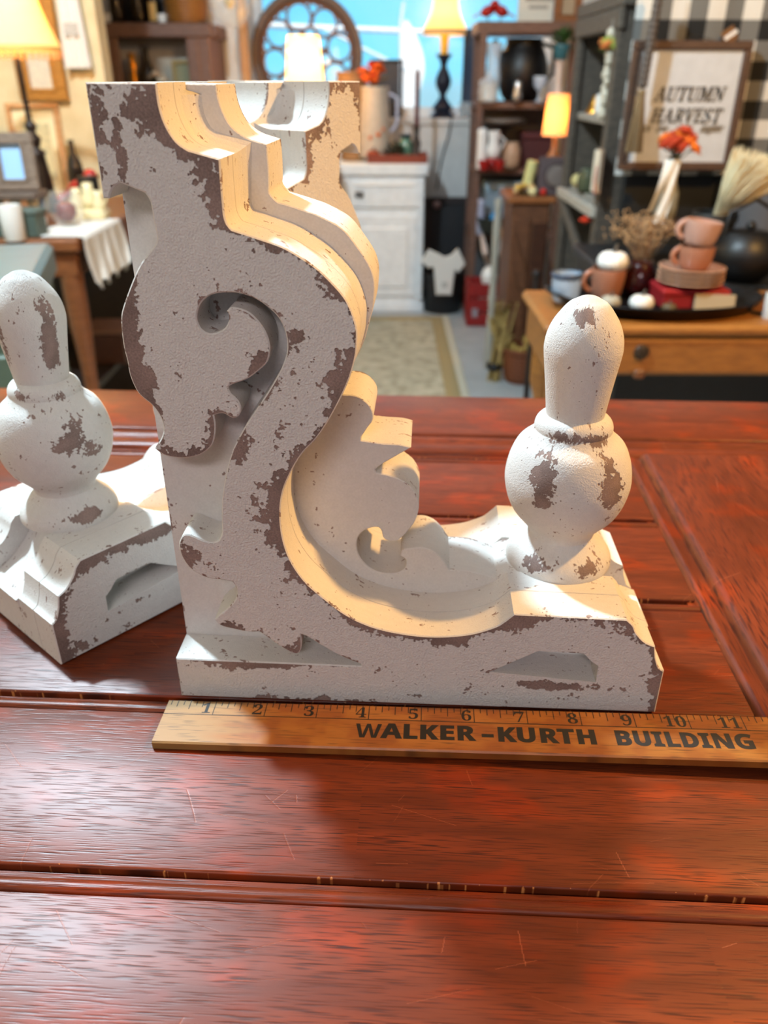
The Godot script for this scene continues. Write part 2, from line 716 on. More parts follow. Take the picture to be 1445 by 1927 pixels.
func build_room() -> void:
	struct("floor", box(5.4, 0.1, 8.2, 0.0), M.concrete, Vector3(0, -0.1, -1.1))
	struct("ceiling", box(5.5, 0.1, 8.3, 0.0), M.ceiling, Vector3(0, 2.72, -1.05))
	struct("wall_left", box(0.1, 2.72, 8.6, 0.0), M.wall_cream, Vector3(-2.65, 0, -1.3))
	struct("wall_right", box(0.1, 2.72, 8.6, 0.0), M.wall_slate, Vector3(2.65, 0, -1.3))
	struct("wall_front", box(5.4, 2.72, 0.1, 0.0), M.wall_slate, Vector3(0, 0, 2.95))
	# ceiling fittings: two unseen lamps lighting the table, two added fill panels
	unseen_lamp_fitting("cool_unseen_lamp", COOL_AT, Color(0.86, 0.95, 1.0), 40.0, "unseen white round ceiling lamp hanging back left of the table")
	unseen_lamp_fitting("warm_unseen_lamp", WARM_AT, Color(1.0, 0.79, 0.5), 30.0, "unseen warm ceiling lamp hanging back right of the table")
	var k := 0
	for q in [Vector3(-0.4, 2.67, 2.2), Vector3(0.1, 2.67, -3.1)]:
		var where: String = ["behind the red table", "above the rug"][k]
		k += 1
		var o := thing("added_light_panel", "added flat white fill light panel on the ceiling " + where, "ceiling light", q)
		part(o, "frame", box(1.26, 0.045, 0.66, 0.004), M.white_paint)
		part(o, "diffuser", box(1.2, 0.01, 0.6, 0.002), glow(Color(0.9, 0.95, 1.0), 1.0), Vector3(0, -0.006, 0))


func unseen_lamp_fitting(called: String, at_: Vector3, color: Color, energy: float, label: String) -> void:
	var o := thing(called, label, "ceiling light", at_)
	var r := 0.06 if called.begins_with("cool") else 0.035
	var ball := SphereMesh.new()
	ball.radius = r
	ball.height = r * 2
	part(o, "bulb", ball, glow(color, energy))
	part(o, "rod", tube([Vector3(0, r * 0.9, 0), Vector3(0, 2.72 - at_.y, 0)], 0.008), M.black_metal)
	part(o, "canopy", lathe([profile([0.0, -0.03, 0.05, -0.03, 0.06, -0.01, 0.06, 0.0])], 24), M.black_metal, Vector3(0, 2.72 - at_.y, 0))


# ---------------------------------------------------------------- the red door laid as a table top

const BASE_AT := Vector3(-4.0469 * I, TABLE_Y, -12.1501 * I)   # foot of the front bracket: left front bottom corner
const BASE_TURN := -0.04832

func red_wood(w: int, h: int, sd: int, lift: float) -> Array:
	var broad := stretched_bytes(w, h, 8, 0.012, sd, 3)
	var fine := stretched_bytes(w, h, 16, 0.22, sd + 1, 4)
	var blot := noise_bytes(w, h, 0.006, sd + 2, 3)
	var nick := noise_bytes(w, h, 0.09, sd + 3, 2)
	var col := PackedByteArray()
	col.resize(w * h * 3)
	var hgt := PackedByteArray()
	hgt.resize(w * h)
	for y in h:
		var edge := minf(float(y), float(h - 1 - y)) / h
		for x in w:
			var k := y * w + x
			var f := fine[k] / 255.0
			var b := broad[k] / 255.0
			var o := blot[k] / 255.0
			var t := clampf((b - 0.5) * 1.5 + 0.5, 0.0, 1.0)
			var dark := smoothstep(0.50, 0.80, f) * (0.30 + 0.65 * t)
			var red := smoothstep(0.5, 0.85, o)
			var r := lerpf(0.345, 0.445, t) + red * 0.075 + lift
			var g := lerpf(0.15, 0.195, t) + red * 0.0
			var bl := lerpf(0.07, 0.095, t) - red * 0.03
			r = lerpf(r, 0.20, dark)
			g = lerpf(g, 0.085, dark)
			bl = lerpf(bl, 0.055, dark)
			var chip := nick[k] / 255.0 - 0.985 + 0.20 * exp(-edge / 0.010)
			if chip > 0.0:
				r = 0.74
				g = 0.50
				bl = 0.28
			col[k * 3] = int(clampf(r, 0, 1) * 255)
			col[k * 3 + 1] = int(clampf(g, 0, 1) * 255)
			col[k * 3 + 2] = int(clampf(bl, 0, 1) * 255)
			hgt[k] = int(clampf(0.75 - 0.45 * smoothstep(0.5, 0.9, f) + 0.15 * (b - 0.5) - (0.3 if chip > 0.0 else 0.0), 0, 1) * 255)
	scratch(col, hgt, w, h, sd, 46)
	return [picture(w, h, col), picture(w, h, hgt, true)]


# Thin pale scratches at all angles.
func scratch(col: PackedByteArray, hgt: PackedByteArray, w: int, h: int, sd: int, count: int) -> void:
	var rng := RandomNumberGenerator.new()
	rng.seed = sd
	for s in count:
		var x := rng.randf() * w
		var y := rng.randf() * h
		var a := rng.randf_range(-0.6, 0.6) + (PI / 2 if rng.randf() < 0.55 else 0.0)
		var l := rng.randf_range(8, 95)
		var bend := rng.randf_range(-0.0012, 0.0012)
		var strength := rng.randf_range(0.1, 0.4)
		for k in int(l):
			x += cos(a)
			y += sin(a)
			a += bend
			var p := (posmod(int(y), h)) * w + posmod(int(x), w)
			col[p * 3] = int(lerpf(col[p * 3], 205, strength))
			col[p * 3 + 1] = int(lerpf(col[p * 3 + 1], 130, strength))
			col[p * 3 + 2] = int(lerpf(col[p * 3 + 2], 100, strength))
			hgt[p] = int(hgt[p] * 0.7)


func lacquer(tex: Array, offset: float, scale := 1.0) -> StandardMaterial3D:
	var m := StandardMaterial3D.new()
	m.albedo_texture = tex[0]
	m.roughness = 0.35
	m.metallic_specular = 0.34
	m.heightmap_enabled = true
	m.heightmap_texture = tex[1]
	m.heightmap_scale = 0.016
	m.uv1_offset = Vector3(offset, 0, 0)
	m.uv1_scale = Vector3(scale, 1, 1)
	return m


# A moulded strip: its cross-section points (across, height) in inches, run from a to b along the other way.
# across_axis 0: the section lies across the table (n), the strip runs along u; 1: the other way round.
func strip(section: Array, a: float, b: float, along_u: bool, round_at := 0.5) -> ArrayMesh:
	var st := begin()
	var pts := section
	var n := pts.size()
	var lo: float = pts[0].x
	var hi: float = pts[0].x
	for q in pts:
		lo = minf(lo, q.x)
		hi = maxf(hi, q.x)
	var place := func(l: float, q: Vector2) -> Vector3:
		return (Vector3(l, q.y, -q.x) if along_u else Vector3(q.x, q.y, -l)) * I
	for i in n - 1:
		var e := (pts[i + 1] - pts[i]) as Vector2
		var d := e.normalized()
		var nn := [Vector2(-d.y, d.x), Vector2(-d.y, d.x)]
		if i > 0:
			var p := (pts[i] - pts[i - 1] as Vector2).normalized()
			if p.dot(d) > round_at:
				nn[0] = (nn[0] + Vector2(-p.y, p.x)).normalized()
		if i < n - 2:
			var p := (pts[i + 2] - pts[i + 1] as Vector2).normalized()
			if p.dot(d) > round_at:
				nn[1] = (nn[1] + Vector2(-p.y, p.x)).normalized()
		var cuts := 4
		for c in cuts:
			var l0 := lerpf(a, b, float(c) / cuts)
			var l1 := lerpf(a, b, float(c + 1) / cuts)
			var p := [place.call(l0, pts[i]), place.call(l1, pts[i]), place.call(l1, pts[i + 1]), place.call(l0, pts[i + 1])]
			var n3 := []
			for k in [0, 0, 1, 1]:
				var v: Vector2 = nn[k]
				n3.append(Vector3(0, v.y, -v.x) if along_u else Vector3(v.x, v.y, 0))
			var t := []
			for q in [[l0, pts[i]], [l1, pts[i]], [l1, pts[i + 1]], [l0, pts[i + 1]]]:
				t.append(Vector2(q[0] / 14.0, (q[1].x - lo) / (hi - lo)))
			quad(st, p, n3, t)
	return st.commit()


func build_table() -> void:
	var wood := red_wood(1024, 512, 31, 0.0)
	var wood2 := red_wood(1024, 512, 57, 0.0)
	var o := thing("door_table", "long red stained table top made from an old panelled door with beaded boards", "table", BASE_AT, BASE_TURN)
	var left := -22.0
	# beaded boards of the field and the near side: each board has a bead along its far edge
	for k in range(-3, 3):
		var n0 := 3.95 * k + 0.03
		var n1 := n0 + 3.92
		var sec := profile([n0 - 0.0, -0.5, n0, -0.05, n0 + 0.015, -0.015, n0 + 0.05, 0.0, n1 - 0.46, 0.0, n1 - 0.455, -0.045, n1 - 0.42, -0.05, n1 - 0.405, -0.02, n1 - 0.38, 0.008, n1 - 0.34, 0.028, n1 - 0.29, 0.036, n1 - 0.24, 0.028, n1 - 0.20, 0.008, n1 - 0.175, -0.02, n1 - 0.15, -0.10, n1 - 0.02, -0.11, n1, -0.5])
		part(o, "board", strip(sec, left, 11.3, true), lacquer(wood if k % 2 else wood2, 0.37 * k + 0.1))
	# back rail with its moulding, raised above the field
	var rail := profile([11.88, -0.5, 11.88, -0.06, 12.05, -0.06, 12.08, 0.02, 12.2, 0.10, 12.45, 0.12, 12.6, 0.09, 12.72, 0.09, 12.85, 0.17, 13.0, 0.20, 13.08, 0.14, 13.16, 0.14, 13.2, 0.22, 13.26, 0.24, 16.85, 0.24, 16.95, 0.2, 16.98, 0.1, 16.98, -1.1])
	part(o, "back_rail", strip(rail, left, 19.0, true), lacquer(wood, 0.63))
	# right stile with its moulding; the ruler's far end lies on it
	var stile := profile([11.12, -0.5, 11.12, -0.08, 11.28, -0.08, 11.32, 0.03, 11.42, 0.11, 11.47, 0.12, 11.55, 0.10, 11.72, 0.04, 11.80, 0.04, 11.84, 0.15, 11.95, 0.22, 12.05, 0.24, 18.8, 0.24, 18.97, 0.2, 19.0, 0.1, 19.0, -1.1])
	part(o, "stile", strip(stile, -12.0, 11.93, false), lacquer(wood2, 0.21))
	part(o, "core_panel", box(41.0 * I, 0.9 * I, 28.6 * I, 0.002), lacquer(wood, 0.0), Vector3(-1.5 * I, -1.4 * I, -2.5 * I))
	for q in [[-20.5, -10.5], [17.5, -10.5], [-20.5, 15.5], [17.5, 15.5]]:
		part(o, "leg", box(0.06, TABLE_Y - 1.42 * I, 0.06, 0.004), M.dark_wood, Vector3(q[0] * I, -TABLE_Y + 0.002, -q[1] * I))


# ---------------------------------------------------------------- the ruler

func build_ruler() -> void:
	# zero mark of the ruler, its direction, and its far end lifted by the stile it lies on
	var dirn := Vector3(cos(0.0569), 0, sin(0.0569))
	var zero := Vector3(-3.278, 0, -11.5026) * I - dirn * I
	var o := thing("wooden_ruler", "worn yellow wooden advertising ruler with black numbers lying in front of the white bracket", "ruler", zero + Vector3(0, TABLE_Y + 0.0045 * I, 0), -0.0569)
	o.rotation.z = 0.0175
	var w := 1024
	var h := 128
	var broad := stretched_bytes(w, h, 8, 0.03, 71, 3)
	var fine := stretched_bytes(w, h, 16, 0.3, 72, 3)
	var stain := noise_bytes(w, h, 0.014, 73, 3)
	var col := PackedByteArray()
	col.resize(w * h * 3)
	for y in h:
		for x in w:
			var k := y * w + x
			var t := broad[k] / 255.0
			var f := smoothstep(0.62, 0.9, fine[k] / 255.0)
			var s := smoothstep(0.35, 0.72, stain[k] / 255.0)
			var bare := smoothstep(150.0, 40.0, x + (t - 0.5) * 90.0)  # paler towards the left end
			var r := lerpf(0.66, 0.74, t)
			var g := lerpf(0.40, 0.48, t)
			var b := lerpf(0.15, 0.20, t)
			r = lerpf(r, 0.58, s * 0.6)
			g = lerpf(g, 0.31, s * 0.6)
			b = lerpf(b, 0.10, s * 0.6)
			r = lerpf(r, 0.72, bare)
			g = lerpf(g, 0.55, bare)
			b = lerpf(b, 0.31, bare)
			var d := 0.80 - 0.28 * f
			col[k * 3] = int(r * d * 255)
			col[k * 3 + 1] = int(g * d * 255)
			col[k * 3 + 2] = int(b * d * 255)
	var m := StandardMaterial3D.new()
	m.albedo_texture = picture(w, h, col)
	m.roughness = 0.42
	# body: 15 inches long, s from -0.79 to 0.34 across, 0.18 thick
	var st := begin()
	var sec := [Vector2(-0.79, 0.0), Vector2(-0.80, 0.15), Vector2(-0.77, 0.18), Vector2(0.31, 0.18), Vector2(0.34, 0.15), Vector2(0.34, 0.0)]
	var x0 := 0.05
	var x1 := 15.0
	for i in sec.size():
		var a: Vector2 = sec[i]
		var b: Vector2 = sec[(i + 1) % sec.size()]
		var e := (b - a).normalized()
		var nrm := Vector3(0, -(-e.x), 0) + Vector3(0, 0, e.y)
		nrm = Vector3(0, e.x, e.y)
		var p := []
		var t := []
		for q in [[x0, a], [x1, a], [x1, b], [x0, b]]:
			p.append(Vector3(q[0], q[1].y, -q[1].x) * I)
			t.append(Vector2(q[0] / 15.0, 0.5 - q[1].x / 1.4))
		quad(st, p, [nrm, nrm, nrm, nrm], t)
	for x in [x0, x1]:
		var nx := Vector3(-1 if x == x0 else 1, 0, 0)
		for k in range(1, sec.size() - 1):
			var p := []
			for q in [sec[0], sec[k], sec[k + 1]]:
				p.append(Vector3(x, q.y, -q.x) * I)
			tri(st, p, [nx, nx, nx], [Vector2(0.02, 0.3), Vector2(0.03, 0.4), Vector2(0.02, 0.5)])
	part(o, "body", st.commit(), m)
	# printed scale: eighths, quarters, halves and inches, and the line below the numbers
	var ink := mat(Color(0.055, 0.042, 0.035), 0.6)
	var list := []
	var top := 0.1805
	for k in range(1, 116):
		var x := k / 8.0
		if x > 14.4:
			break
		var l := 0.13
		if k % 8 == 0:
			l = 0.38
		elif k % 4 == 0:
			l = 0.24
		elif k % 2 == 0:
			l = 0.18
		list.append([box(0.016 * I, 0.0012 * I, l * I, 0.0), at(x * I, top * I, -(0.325 - l / 2.0) * I)])
	list.append([box(14.5 * I, 0.0012 * I, 0.018 * I, 0.0), at(7.3 * I, top * I, 0.055 * I)])
	part(o, "scale_marks", join(list), ink)
	var serif := SystemFont.new()
	serif.font_names = PackedStringArray(["Droid Serif"])
	serif.font_weight = 700
	for k in range(1, 15):
		var tm := TextMesh.new()
		tm.text = str(k)
		tm.font = serif
		tm.font_size = 64
		tm.pixel_size = 0.385 * I / 64.0
		tm.depth = 0.0012 * I
		tm.horizontal_alignment = HORIZONTAL_ALIGNMENT_RIGHT
		var wide := 0.17 * str(k).length()
		part(o, "number", tm, ink, Vector3((k - 0.04) * I, (top + 0.0006) * I, -0.125 * I), Vector3(-PI / 2, 0, 0))
	var sans := FontVariation.new()
	var base := SystemFont.new()
	base.font_names = PackedStringArray(["Droid Sans"])
	base.font_weight = 700
	sans.base_font = base
	sans.variation_embolden = 0.8
	for q in [["W", 3.78, 4.27], ["ALKER", 4.25, 6.02], ["-", 6.12, 6.34], ["KURTH", 6.42, 8.2], ["BUILDING", 8.56, 11.02]]:
		var tm := TextMesh.new()
		tm.text = q[0]
		tm.font = base if q[0] == "W" else sans
		tm.font_size = 64
		tm.pixel_size = 0.49 * I / 64.0
		tm.depth = 0.0012 * I
		tm.horizontal_alignment = HORIZONTAL_ALIGNMENT_LEFT
		var box_of := tm.get_aabb()
		var p := part(o, "lettering", tm, ink)
		var sx: float = (q[2] - q[1]) * I / maxf(box_of.size.x, 0.0001)
		p.transform = Transform3D(Basis.from_euler(Vector3(-PI / 2, 0, 0)) * Basis.from_scale(Vector3(sx, 1, 1)), Vector3(q[1] * I - box_of.position.x * sx, (top + 0.0006) * I, 0.36 * I))


# ---------------------------------------------------------------- the two carved brackets
# Outlines in inches: u along the foot, v upwards; each run is one smooth curve, corners lie between runs.

func front_profile() -> Array:
	return [
		[Vector2(0.98, 10.81), Vector2(0.98, 10.58), Vector2(1.01, 10.39), Vector2(1.07, 10.23), Vector2(1.16, 10.09), Vector2(1.25, 10.02), Vector2(1.32, 9.98)],
		[Vector2(1.32, 9.98), Vector2(1.75, 9.87)],
		[Vector2(1.75, 9.87), Vector2(1.74, 9.56), Vector2(1.74, 9.30), Vector2(1.74, 9.13), Vector2(1.77, 9.01), Vector2(1.83, 8.93)],
		[Vector2(1.83, 8.93), Vector2(2.19, 8.82), Vector2(2.55, 8.70), Vector2(2.84, 8.54), Vector2(3.06, 8.39), Vector2(3.27, 8.19), Vector2(3.45, 7.98), Vector2(3.56, 7.76), Vector2(3.63, 7.50), Vector2(3.63, 7.28), Vector2(3.60, 7.03), Vector2(3.49, 6.67), Vector2(3.32, 6.30), Vector2(3.14, 5.97), Vector2(2.94, 5.67), Vector2(2.67, 5.36), Vector2(2.45, 4.97), Vector2(2.31, 4.61), Vector2(2.25, 4.18), Vector2(2.27, 3.73), Vector2(2.38, 3.28), Vector2(2.61, 2.85), Vector2(2.91, 2.52), Vector2(3.33, 2.14), Vector2(3.80, 1.88), Vector2(4.38, 1.73), Vector2(5.01, 1.68), Vector2(5.64, 1.76), Vector2(6.10, 1.94), Vector2(6.28, 2.08), Vector2(6.44, 2.25)],
		[Vector2(6.44, 2.25), Vector2(8.50, 2.20)],
		[Vector2(8.50, 2.20), Vector2(8.63, 2.07), Vector2(8.69, 1.94), Vector2(8.80, 1.80), Vector2(8.92, 1.69), Vector2(9.10, 1.61)],
		[Vector2(9.10, 1.61), Vector2(9.15, 1.36)],
		[Vector2(9.15, 1.36), Vector2(9.21, 1.20), Vector2(9.26, 1.10), Vector2(9.36, 1.04)],
		[Vector2(9.36, 1.04), Vector2(9.36, 0.00)]]


func cut_outs() -> Array:
	return [
		[Vector2(0.00, 0.00), Vector2(0.00, 0.95)],
		[Vector2(0.00, 0.95), Vector2(3.62, 0.91)],
		[Vector2(3.62, 0.95), Vector2(3.24, 1.13), Vector2(2.88, 1.37), Vector2(2.60, 1.58), Vector2(2.48, 1.63)],
		[Vector2(2.48, 1.63), Vector2(2.49, 1.49), Vector2(2.47, 1.28), Vector2(2.39, 1.16), Vector2(2.25, 1.20), Vector2(2.03, 1.36), Vector2(1.86, 1.51), Vector2(1.69, 1.66)],
		[Vector2(1.69, 1.66), Vector2(1.47, 1.65), Vector2(1.25, 1.69), Vector2(0.97, 1.77), Vector2(0.86, 1.91)],
		[Vector2(0.86, 1.91), Vector2(0.95, 2.01), Vector2(1.15, 2.20), Vector2(1.31, 2.41), Vector2(1.35, 2.61), Vector2(1.28, 2.78)],
		[Vector2(1.28, 2.78), Vector2(1.10, 2.81), Vector2(0.82, 2.85), Vector2(0.59, 2.98), Vector2(0.44, 3.19), Vector2(0.38, 3.43), Vector2(0.40, 3.61), Vector2(0.49, 3.75), Vector2(0.61, 3.75), Vector2(0.84, 3.64), Vector2(1.01, 3.61), Vector2(1.12, 3.67), Vector2(1.19, 3.83), Vector2(1.20, 4.04), Vector2(1.25, 4.46), Vector2(1.35, 4.91), Vector2(1.49, 5.34), Vector2(1.63, 5.62), Vector2(1.82, 5.93), Vector2(1.99, 6.17), Vector2(2.20, 6.47), Vector2(2.39, 6.78), Vector2(2.46, 6.92), Vector2(2.53, 7.13), Vector2(2.53, 7.38), Vector2(2.45, 7.62), Vector2(2.29, 7.80), Vector2(2.10, 7.93), Vector2(1.87, 8.01), Vector2(1.63, 8.02), Vector2(1.42, 7.98), Vector2(1.28, 7.88), Vector2(1.20, 7.75), Vector2(1.17, 7.60), Vector2(1.22, 7.46), Vector2(1.33, 7.39), Vector2(1.47, 7.41), Vector2(1.58, 7.47), Vector2(1.65, 7.57), Vector2(1.67, 7.68), Vector2(1.64, 7.74)],
		[Vector2(1.64, 7.74), Vector2(1.68, 7.78), Vector2(1.76, 7.80), Vector2(1.95, 7.75), Vector2(2.10, 7.62), Vector2(2.22, 7.43), Vector2(2.27, 7.20), Vector2(2.23, 6.99), Vector2(2.14, 6.87), Vector2(1.88, 6.67), Vector2(1.62, 6.57), Vector2(1.55, 6.52)],
		[Vector2(1.55, 6.52), Vector2(1.58, 6.42), Vector2(1.69, 6.30), Vector2(1.73, 6.17), Vector2(1.68, 6.03), Vector2(1.57, 5.99), Vector2(1.42, 6.07), Vector2(1.27, 6.03)],
		[Vector2(1.27, 6.03), Vector2(1.28, 5.89), Vector2(1.26, 5.72), Vector2(1.19, 5.51), Vector2(1.02, 5.35), Vector2(0.82, 5.27), Vector2(0.59, 5.25), Vector2(0.34, 5.30), Vector2(0.20, 5.42)],
		[Vector2(0.20, 5.42), Vector2(0.33, 5.59), Vector2(0.40, 5.77), Vector2(0.38, 5.97), Vector2(0.27, 6.18), Vector2(0.07, 6.39), Vector2(-0.02, 6.68), Vector2(-0.03, 6.94), Vector2(-0.05, 7.16), Vector2(-0.03, 7.55), Vector2(0.06, 7.82), Vector2(0.36, 8.36), Vector2(0.58, 8.61)],
		[Vector2(0.58, 8.61), Vector2(0.69, 8.74), Vector2(0.71, 8.84), Vector2(0.69, 9.05), Vector2(0.68, 9.29), Vector2(0.62, 9.42)],
		[Vector2(0.62, 9.42), Vector2(0.28, 9.55)],
		[Vector2(0.28, 9.55), Vector2(0.20, 9.51), Vector2(0.13, 9.43), Vector2(0.09, 9.34)],
		[Vector2(0.09, 9.34), Vector2(0.00, 9.34)],
		[Vector2(0.00, 9.34), Vector2(0.00, 10.81)],
		[Vector2(0.00, 10.81), Vector2(0.98, 10.81)]]


func core_profile() -> Array:
	return [
		[Vector2(0.00, 0.00), Vector2(0.00, 10.81), Vector2(1.44, 10.78)],
		[Vector2(1.44, 10.78), Vector2(1.46, 10.57), Vector2(1.52, 10.38), Vector2(1.62, 10.21), Vector2(1.77, 10.09), Vector2(1.90, 10.03)],
		[Vector2(1.90, 10.03), Vector2(2.15, 9.96)],
		[Vector2(2.15, 9.96), Vector2(2.16, 9.63), Vector2(2.15, 9.35), Vector2(2.14, 9.29), Vector2(2.17, 9.22), Vector2(2.27, 9.12)],
		[Vector2(2.27, 9.12), Vector2(2.43, 9.08), Vector2(2.73, 8.99), Vector2(2.93, 8.92), Vector2(3.29, 8.73), Vector2(3.53, 8.46), Vector2(3.72, 8.18), Vector2(3.80, 7.98), Vector2(3.82, 7.77), Vector2(3.79, 7.44), Vector2(3.73, 7.22), Vector2(3.65, 6.93), Vector2(3.50, 6.59), Vector2(3.31, 6.30)],
		[Vector2(3.31, 6.30), Vector2(3.07, 5.97)],
		[Vector2(3.07, 5.97), Vector2(3.24, 5.90), Vector2(3.39, 5.89), Vector2(3.54, 5.85), Vector2(3.70, 5.72), Vector2(3.78, 5.56), Vector2(3.77, 5.41), Vector2(3.67, 5.26), Vector2(3.56, 5.08)],
		[Vector2(3.56, 5.08), Vector2(3.56, 5.01)],
		[Vector2(3.56, 5.01), Vector2(3.93, 4.96), Vector2(4.29, 4.94), Vector2(4.48, 4.89)],
		[Vector2(4.48, 4.89), Vector2(4.20, 4.71), Vector2(3.93, 4.53), Vector2(3.81, 4.42)],
		[Vector2(3.81, 4.42), Vector2(3.84, 4.36), Vector2(4.05, 4.32), Vector2(4.30, 4.22), Vector2(4.50, 4.06), Vector2(4.62, 3.84), Vector2(4.65, 3.62), Vector2(4.58, 3.33), Vector2(4.44, 3.10), Vector2(4.31, 2.94), Vector2(4.19, 2.87), Vector2(4.03, 2.89), Vector2(3.96, 2.96), Vector2(3.94, 3.08), Vector2(3.88, 3.17), Vector2(3.76, 3.17), Vector2(3.60, 3.10), Vector2(3.49, 2.98), Vector2(3.44, 2.80), Vector2(3.46, 2.59), Vector2(3.53, 2.43), Vector2(3.67, 2.26), Vector2(3.85, 2.15), Vector2(4.06, 2.11), Vector2(4.25, 2.13), Vector2(4.39, 2.23), Vector2(4.43, 2.35), Vector2(4.41, 2.46), Vector2(4.31, 2.53)],
		[Vector2(4.31, 2.53), Vector2(4.34, 2.66), Vector2(4.47, 2.71), Vector2(4.75, 2.74), Vector2(4.96, 2.66), Vector2(5.11, 2.52), Vector2(5.20, 2.39), Vector2(5.30, 2.23)],
		[Vector2(5.30, 2.23), Vector2(5.66, 2.22), Vector2(5.95, 2.16), Vector2(6.25, 2.06)],
		[Vector2(6.25, 2.06), Vector2(6.46, 2.20)],
		[Vector2(6.46, 2.20), Vector2(7.98, 2.19)],
		[Vector2(7.98, 2.19), Vector2(8.15, 1.95), Vector2(8.42, 1.60), Vector2(8.80, 1.28), Vector2(9.15, 1.10), Vector2(9.42, 1.00)],
		[Vector2(9.42, 1.00), Vector2(9.37, 0.75), Vector2(9.36, 0.00)],
		[Vector2(9.36, 0.00), Vector2(0.00, 0.00)]]


const RECESS := [Vector2(6.08, 0.88), Vector2(6.96, 1.42), Vector2(7.81, 1.40), Vector2(7.98, 1.21), Vector2(8.12, 1.11), Vector2(8.12, 0.71)]
const FINIAL := [1.05, 2.20, 1.06, 2.28, 1.03, 2.42, 0.93, 2.57, 0.78, 2.70, 0.65, 2.84, 0.69, 2.98, 0.84, 3.16, 1.01, 3.37, 1.13, 3.63, 1.20, 3.94, 1.20, 4.18, 1.14, 4.48, 1.01, 4.77, 0.81, 4.96, 0.73, 5.07, 0.73, 5.15, 0.70, 5.24, 0.64, 5.31, 0.54, 5.36, 0.57, 5.61, 0.61, 5.92, 0.66, 6.28, 0.69, 6.49, 0.70, 6.66, 0.67, 6.87, 0.59, 7.08, 0.46, 7.28, 0.34, 7.42, 0.24, 7.48, 0.12, 7.54, 0.00, 7.55]

func trace(runs: Array, step := 0.07, closed := true) -> PackedVector2Array:
	var out := PackedVector2Array()
	for r in runs:
		var c := smooth(r, step)
		for k in c.size():
			if out.size() == 0 or out[out.size() - 1].distance_to(c[k]) > 0.012:
				out.append(c[k])
	if closed and out[0].distance_to(out[out.size() - 1]) < 0.012:
		out.remove_at(out.size() - 1)
	return out


# One board of a bracket: surface 0 is the broad faces, surface 1 the sawn edges. w0 and w1 are inches behind the front.
func board_mesh(outline: PackedVector2Array, holes: Array, w0: float, w1: float, bevel: float, edge_v: Callable, flare := PackedFloat32Array(), flare_at_back := true) -> ArrayMesh:
	var inset := offset_ring(outline, -bevel) if bevel > 0.0 else outline
	var fi := begin()
	for side in [0, 1]:
		var ring := inset
		var z := -w0 if side == 0 else -w1
		var nz := Vector3(0, 0, 1 if side == 0 else -1)
		var poly := ring.duplicate()
		for hole in holes:
			poly = with_hole(poly, hole)
		var idx := Geometry2D.triangulate_polygon(poly)
		for k in range(0, idx.size(), 3):
			var p := []
			var t := []
			for j in 3:
				var q := poly[idx[k + j]]
				p.append(Vector3(q.x, q.y, z) * I)
				t.append(Vector2((q.x + 0.4) / 10.24, (11.3 - q.y) / 11.52))
			tri(fi, p, [nz, nz, nz], t)
	var m := fi.commit()
	var se := begin()
	var rings := []
	if bevel > 0.0:
		rings = [[inset, -w0], [outline, -w0 - bevel], [outline, -w1 + bevel], [inset, -w1]]
	else:
		rings = [[outline, -w0], [outline, -w1]]
	if flare.size():
		# the edge curves outwards where the board meets the wider core
		var a := [[outline, 0.0], [outline, 0.5], [offset_ring(outline, scaled(flare, 0.25)), 0.72], [offset_ring(outline, scaled(flare, 0.6)), 0.9], [offset_ring(outline, flare), 1.0]]
		rings = []
		for q in a:
			var f: float = q[1]
			rings.append([q[0], -lerpf(w0, w1, f if flare_at_back else 1.0 - f)])
		if not flare_at_back:
			rings.reverse()
	skirt(se, outline, rings, 0.75, 1.0 / 16.0, edge_v)
	for hole in holes:
		var e := begin()
		skirt(e, hole, [[hole, -w0], [hole, -w1]], 0.75, 1.0 / 16.0, edge_v)
		# the wall of a recess faces inwards
		var arr := e.commit().surface_get_arrays(0)
		var vs: PackedVector3Array = arr[Mesh.ARRAY_VERTEX]
		var ns: PackedVector3Array = arr[Mesh.ARRAY_NORMAL]
		var us: PackedVector2Array = arr[Mesh.ARRAY_TEX_UV]
		for k in range(0, vs.size(), 3):
			tri(se, [vs[k], vs[k + 1], vs[k + 2]], [-ns[k], -ns[k + 1], -ns[k + 2]], [us[k], us[k + 1], us[k + 2]])
	# bring the edges to metres
	var sm := se.commit()
	var sa := sm.surface_get_arrays(0)
	var v: PackedVector3Array = sa[Mesh.ARRAY_VERTEX]
	for k in v.size():
		v[k] = v[k] * I
	sa[Mesh.ARRAY_VERTEX] = v
	m.add_surface_from_arrays(Mesh.PRIMITIVE_TRIANGLES, sa)
	return m


func scaled(a: PackedFloat32Array, k: float) -> PackedFloat32Array:
	var out := a.duplicate()
	for i in out.size():
		out[i] *= k
	return out


func with_hole(poly: PackedVector2Array, hole: PackedVector2Array) -> PackedVector2Array:
	var bi := 0
	var bj := 0
	var best := 1e9
	for i in poly.size():
		for j in hole.size():
			var d := poly[i].distance_to(hole[j])
			if d < best:
				best = d
				bi = i
				bj = j
	var h := hole.duplicate()
	if is_ccw(h) == is_ccw(poly):
		h.reverse()
		bj = h.size() - 1 - bj
	var out := PackedVector2Array()
	for i in bi + 1:
		out.append(poly[i])
	for k in h.size():
		out.append(h[(bj + k) % h.size()])
	var back := (h[(bj + h.size() - 1) % h.size()] - h[bj]).normalized() * 0.003
	out.append(h[bj] + back)
	out.append(poly[bi] + (poly[(bi + 1) % poly.size()] - poly[bi]).normalized() * 0.003)
	for i in range(bi + 1, poly.size()):
		out.append(poly[i])
	return out


func lerp_steps(x: float, table: Array) -> float:
	for k in range(0, table.size() - 2, 2):
		if x <= table[k + 2]:
			return lerpf(table[k + 1], table[k + 3], clampf((x - table[k]) / (table[k + 2] - table[k]), 0.0, 1.0))
	return table[table.size() - 1]


